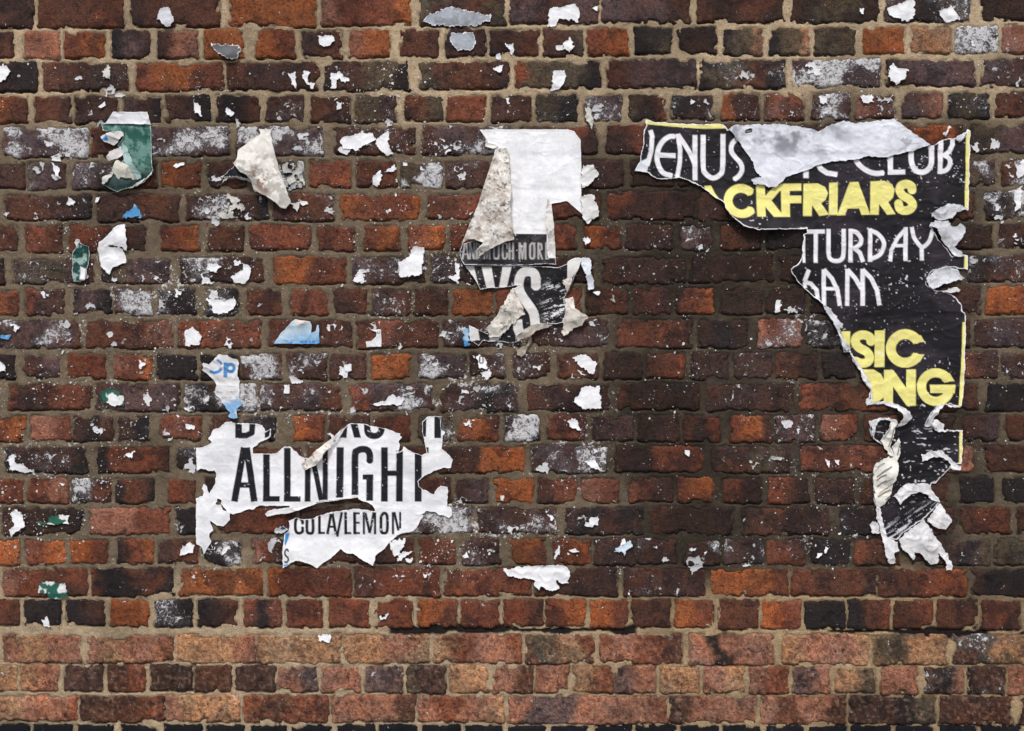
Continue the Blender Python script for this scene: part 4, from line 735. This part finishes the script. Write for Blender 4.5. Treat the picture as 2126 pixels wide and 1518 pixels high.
# ---- small scraps: (outline, tone, curl height)
SCR = """R0_0 1010,60 1070,48 1080,100 1112,140 1060,174 1000,125 993,100|g|7
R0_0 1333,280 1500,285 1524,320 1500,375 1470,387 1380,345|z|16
R0_0 -20,412 45,412 72,455 40,502 10,522 -20,520|w|2
R0_0 2003,230 2100,228 2108,270 2060,298 2022,290|w|1
R0_0 640,450 690,408 702,502 660,490|c|3
R0_0 1823,470 1860,452 1866,500 1874,562 1838,522|w|1
R0_0 1918,442 1948,450 1942,520 1992,530 1980,572 1948,545 1912,500|w|1
R0_0 2083,460 2150,458 2207,510 2180,522 2130,500 2128,562 2092,560|w|1
R700_0 538,140 570,95 690,58 720,48 870,80 967,95 960,130 880,167 740,167 580,155|b|2
R700_0 718,213 860,208 878,280 840,322 760,322 718,270|b|2
R700_0 1328,172 1338,60 1500,28 1534,90 1522,142 1400,120 1380,167|w|2
R700_0 1603,55 1642,32 1642,72|w|1
R700_0 998,348 1032,343 1034,378 1003,372|w|1
R700_0 1058,280 1118,278 1112,358 1088,330|w|1
R700_0 1373,290 1422,288 1422,322 1383,317|w|1
R700_0 1428,280 1465,228 1494,290 1470,328 1428,312|w|2
R700_0 1348,572 1368,448 1432,448 1444,500 1390,574|w|3
R700_0 983,430 1042,408 1042,452 998,452|w|1
R1400_0 1338,60 1460,3 1512,-5 1507,122 1460,138 1348,100|w|2
R1400_0 1658,70 1750,38 1794,122 1720,148 1678,110|w|2
R1400_0 1348,460 1368,398 1400,430 1474,433 1452,500 1400,538 1353,500|w|3
R1400_0 1168,58 1192,53 1192,97 1173,92|w|1
R0_190 623,102 667,62 667,92 640,112|w|1
R0_190 1222,58 1267,90 1272,158 1228,130|w|2
R0_190 1428,98 1483,140 1460,160 1428,152|w|1
R0_190 328,448 378,490 383,558 350,520|w|3
R0_190 1098,465 1163,448 1163,472 1108,487|w|2
R0_190 1488,168 1532,168 1540,210 1520,250 1500,245 1485,200|c|2
R700_190 18,300 120,268 220,258 248,310 130,373 38,362|w|3
R700_190 250,298 322,252 328,350 354,390 320,413 250,350|w|3
R700_190 228,592 228,538 277,498 283,560 250,603|w|2
R700_190 303,502 368,466 368,502 330,511|w|2
R700_190 1558,98 1592,108 1618,190 1606,238 1573,190|c|4
R0_330 423,292 440,243 488,275 470,292|w|1
R0_330 768,372 860,288 903,368|u|1
R0_330 1380,362 1378,260 1430,218 1500,250 1548,310 1532,372 1400,383|c|2
R0_330 1248,262 1300,233 1368,265 1330,283|c|1
R0_330 1780,35 1890,20 1917,60 1917,188 1818,188 1795,110|c|1
R0_330 1882,262 1952,280 1905,302|w|1
R0_330 598,275 608,245 634,238 620,270|w|1
R700_525 500,-45 545,-32 547,60 527,148 470,145 398,153 383,60 460,20 470,-20|w|4
R700_330 1550,500 1602,498 1570,547|w|2
R0_525 1308,70 1398,80 1370,128 1308,112|w|1
R0_525 1463,152 1530,110 1540,68 1594,98 1570,172 1530,198 1480,187|w|3
R0_525 1273,138 1353,192 1278,197|w|1
R0_525 58,438 134,460 105,503 90,470|w|1
R0_525 3,520 72,513 60,547 10,542|u|1
R0_525 1298,290 1420,300 1480,278 1494,330 1440,382 1350,388 1330,330|w|1
R0_525 1168,492 1220,468 1274,520 1262,582 1168,588|w|2
R700_525 103,177 145,108 184,187 130,188|w|1
R700_525 738,63 773,73 767,198 700,152 745,140|w|2
R700_525 1603,250 1658,243 1652,273|w|2
R700_525 1733,260 1793,290 1740,313|c|2
R700_525 798,490 832,478 832,588 800,582|u|1
R0_725 -20,58 42,110 36,142 -20,147|w|2
R0_725 878,70 923,90 888,128|w|2
R0_725 648,260 700,248 742,260 782,300 788,352 720,357 660,330 638,300|e|3
R0_725 1793,228 1828,228 1828,282 1793,278|w|1
R0_725 1173,470 1228,480 1228,508 1178,502|w|1
R700_725 848,40 900,33 943,70 943,130 900,122 880,70|n|1
R700_725 908,150 962,118 973,170 935,198|w|1
R700_725 1128,8 1193,-4 1160,53|c|2
R700_725 1478,50 1570,33 1638,90 1628,140 1600,163 1538,110|w|3
R700_725 1483,332 1550,238 1652,233 1668,372 1560,383|w|3
R700_725 218,342 300,330 340,288 432,310 400,348 240,358|w|1
R700_725 1448,450 1502,438 1548,522 1470,492|w|2
R700_725 43,98 92,93 92,138 48,137|w|1
R0_915 58,98 90,88 100,130 213,190 180,203 68,182|w|2
R0_915 788,90 853,63 832,113|w|1
R0_915 60,562 100,540 68,450 110,428 153,490 158,540 110,578 72,608|w|3
R0_915 238,512 300,515 320,473 434,468 434,522 238,527|e|1
R0_915 383,268 411,268 402,288|w|1
R700_915 1548,130 1620,118 1652,170 1683,192 1600,172|w|2
R700_915 1558,527 1600,490 1648,473 1643,532 1570,543|w|3
R700_915 1318,463 1373,480 1362,508|w|2
R1400_915 63,58 93,58 93,98 70,87|w|1
R1400_915 468,118 533,138 490,184|c|1
R1400_915 558,158 623,160 612,194|c|1
R1400_915 948,118 983,130 970,174|w|1
R1400_915 998,118 1038,123 1032,153|w|1
R1400_915 605,98 678,105 670,125 612,122|c|1
R0_1110 1138,90 1200,38 1228,70 1223,113 1140,128|w|1
R0_1110 248,298 300,298 418,308 434,392 340,408 300,372 248,372|e|1
R0_1110 268,540 300,513 323,583 280,573|w|2
R700_1110 328,40 432,23 432,60 380,133 358,133|w|1
R700_1110 378,168 398,110 474,108 390,168|w|1
R700_1110 433,148 478,148 472,178 438,172|w|1
R700_1110 1733,107 1850,33 1864,70 1830,95 1812,138 1800,110|h|4
R700_1110 1368,142 1400,63 1408,110 1375,153|w|1
R700_1110 1463,100 1500,83 1524,105 1480,112|w|1
R700_1110 788,142 815,103 834,148|w|1
R700_1110 543,245 578,250 550,273|w|1
R700_1110 263,512 323,488 312,532 268,542|n|1
R0_1308 2008,33 2083,28 2083,88 2050,75 2008,62|w|1
R1400_1110 940,112 948,78 968,90 952,117|w|1
R1400_1110 893,152 898,118 934,118|w|1
R700_190 0,65 30,75 28,110 0,115|w|1
R700_190 1065,42 1085,42 1085,82 1068,80|w|1
R1400_190 912,30 962,28 962,78 915,80|w|1
R1400_190 1170,30 1250,18 1252,70 1185,75|w|1
R1400_525 640,300 665,290 672,372 630,372|w|1
R700_915 1030,345 1055,342 1058,375 1028,378|c|2
X 2106,345 2126,332 2128,362 2112,370|w|1
X 2104,395 2121,384 2119,430 2107,440|w|2
X 1290,1120 1298,1118 1300,1128 1288,1132|w|1"""
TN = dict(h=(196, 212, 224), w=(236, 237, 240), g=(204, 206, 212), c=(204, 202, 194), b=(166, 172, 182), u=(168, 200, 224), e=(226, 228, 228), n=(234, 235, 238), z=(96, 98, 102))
TNN = dict(h='bluish white', z='dark grey curled', w='white', g='grey-white', c='cream-grey', b='grey', u='pale blue', e='green and white', n='black and white')
BN = dict(o='bright orange', r='red', b='brown', m='maroon', k='blackened', p='pink', v='purplish', g='grey', t='tan', d='dark brown', q='black')
ORD = 'top second third fourth fifth sixth seventh eighth ninth tenth eleventh twelfth thirteenth fourteenth fifteenth sixteenth seventeenth eighteenth nineteenth twentieth twenty-first twenty-second twenty-third'.split()
NTH = 'first second third fourth fifth sixth seventh eighth ninth tenth eleventh twelfth thirteenth fourteenth'.split()
lst = []
for k, ln in enumerate(SCR.split('\n')):
    s_, tn, hh = ln.split('|'); p = P(s_); cx, cy = (p.min(0) + p.max(0)) / 2; wd_, ht = p.max(0) - p.min(0)
    best = min(range(len(bricks)), key=lambda i: (max(0, bricks[i][0] - cx, cx - bricks[i][1]) + 3 * max(0, bricks[i][2] - cy, cy - bricks[i][3])) if 0 <= bricks[i][6] < 23 else 1e9)
    lst.append([k, p, tn, float(hh), cx, cy, wd_, ht, bricks[best]])
byrow = {}
for e in sorted(lst, key=lambda e: e[4]): byrow.setdefault(e[8][6], []).append(e[0])
def scrapc(tn, seed):
    def f(x, y, c):
        if tn == 'e':
            k = smooth(0.40, 0.50, fbm(x, y, 16, 400 + seed, 3))[:, None]; return c * (1 - k) + lin((34, 92, 76)) * k
        if tn == 'u':
            k = smooth(0.38, 0.55, fbm(x, y, 14, 400 + seed, 3))[:, None]; return c * (1 - k) + lin((78, 146, 200)) * k
        return c
    return f
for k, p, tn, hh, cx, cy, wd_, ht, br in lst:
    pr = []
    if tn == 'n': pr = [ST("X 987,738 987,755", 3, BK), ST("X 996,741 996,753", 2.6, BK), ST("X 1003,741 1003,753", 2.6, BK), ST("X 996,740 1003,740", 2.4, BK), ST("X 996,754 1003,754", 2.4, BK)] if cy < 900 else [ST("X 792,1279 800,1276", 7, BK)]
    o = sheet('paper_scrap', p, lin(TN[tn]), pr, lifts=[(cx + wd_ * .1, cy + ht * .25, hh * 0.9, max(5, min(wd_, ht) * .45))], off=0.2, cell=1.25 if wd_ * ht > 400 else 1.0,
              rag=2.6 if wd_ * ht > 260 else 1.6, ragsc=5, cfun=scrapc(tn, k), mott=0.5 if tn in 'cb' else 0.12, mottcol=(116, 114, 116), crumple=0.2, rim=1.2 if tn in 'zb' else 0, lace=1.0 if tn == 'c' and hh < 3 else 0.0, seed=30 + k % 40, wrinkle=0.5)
    shp = 'upright' if ht > 1.4 * wd_ else ('sideways' if wd_ > 1.5 * ht else 'ragged')
    size = 'tiny' if wd_ * ht < 260 else ('small' if wd_ * ht < 900 else 'palm-sized')
    row = byrow[br[6]]; i = row.index(k)
    pl = NTH[i] + ' scrap from left' if i <= len(row) / 2 else (('last' if i == len(row) - 1 else NTH[len(row) - 1 - i] + ' to last') + ' scrap from left')
    o['label'] = f"{size} {shp} {TNN[tn]} scrap on {BN[br[4][0]]} brick, {ORD[br[6]]} course, {pl}"
    o['category'] = 'paper scrap'; o['group'] = 'small torn paper scraps stuck to the bricks'

# ---- uncountable flecks of paper pulp left on the wall
fr = np.random.RandomState(3); FV, FQ, FC = [], [], []; n0 = 0
tries = 0
while n0 < 5600 * 9 and tries < 60000:
    tries += 1
    x, y = fr.rand() * (W + 20) - 10, 130 + fr.rand() * 1080
    dn = fbm(np.array([x]), np.array([y]), 150, 501, 3)[0]; dn2 = vn(np.array([x]), np.array([y]), 34, 507)[0]
    if fr.rand() > smooth(0.34, 0.72, dn) * (0.12 + 1.4 * dn2 ** 3): continue
    r = 0.45 + fr.exponential(0.55); r = min(r, 3.4)
    a = np.linspace(0, 2 * np.pi, 9)[:-1] + fr.rand() * 2; rr = r * (0.25 + 1.1 * fr.rand(8)); an = fr.rand() * 3
    dx = np.cos(a) * rr * (0.7 + fr.rand() * 0.5); dy = np.sin(a) * rr
    xs = x + np.append(dx * math.cos(an) - dy * math.sin(an), 0); ys = y + np.append(dx * math.sin(an) + dy * math.cos(an), 0)
    if x > 1180 and fr.rand() < 0.72: continue
    if any(c_[0] - 12 < x < c_[2] + 12 and c_[1] - 12 < y < c_[3] + 12 for c_ in COVER): continue
    h = relief(xs, ys) - 0.5 + fr.rand() * 0.3; h[-1] += 0.5
    FV.append(to_world(xs, ys, h)); FQ.append(np.array([[i, (i + 1) % 8, 8] for i in range(8)])[:, ::-1] + n0)
    g_ = fr.uniform(150, 232); FC.append(np.tile(lin((g_, g_, g_ * 0.99)), (9, 1))); n0 += 9
fo = link('paper_flecks', mk_mesh('paper_flecks', np.concatenate(FV), np.concatenate(FQ), M_PAPER, np.concatenate(FC)))
fo['kind'] = 'stuff'; fo['label'] = 'tiny white flecks of paper pulp left over bricks and mortar'; fo['category'] = 'paper flecks'

# ---- thin torn-off paper skin still pasted over the whitened bricks and across their joints
RV, RQ, RC = [], [], []; n0 = 0; rr_ = np.random.RandomState(21)
for b in bricks:
    if not b[7] or b[5] < (2 if b[1] < 1250 else 3) or b[6] > 18: continue
    for k in range(int(b[5] * (1.5 if b[1] - b[0] > 120 else 0.8)) // 2 + 1):
        x, y = rr_.uniform(b[0] + 6, b[1] - 6), rr_.uniform(b[2] + 4, b[3] + 4)
        if any(c_[0] - 20 < x < c_[2] + 20 and c_[1] - 20 < y < c_[3] + 20 for c_ in COVER): continue
        r = rr_.uniform(4, 10) + rr_.exponential(3); an = np.linspace(0, 2 * np.pi, 9)[:-1] + rr_.rand()
        w2 = rr_.uniform(0.7, 1.9); p = np.stack([x + np.cos(an) * r * w2 * rr_.uniform(.5, 1.1, 8), y + np.sin(an) * r * rr_.uniform(.5, 1.1, 8)], 1)
        g_ = rr_.uniform(170, 236)
        out = sheet('residue', p, lin((g_, g_, g_ + 2)), off=-0.9, cell=1.6, rag=3.4, ragsc=6, lace=rr_.uniform(0.8, 1.5), seed=int(rr_.randint(60)), wrinkle=0.2, raw=True)
        if out is None: continue
        RV.append(out[0]); RQ.append(out[1] + n0); RC.append(out[2]); n0 += len(out[0])
ro = link('paper_residue', mk_mesh('paper_residue', np.concatenate(RV), np.concatenate(RQ), M_PAPER, np.concatenate(RC)))
ro['kind'] = 'stuff'; ro['label'] = 'thin lacy remains of old posters pasted on the bricks'; ro['category'] = 'paper residue'
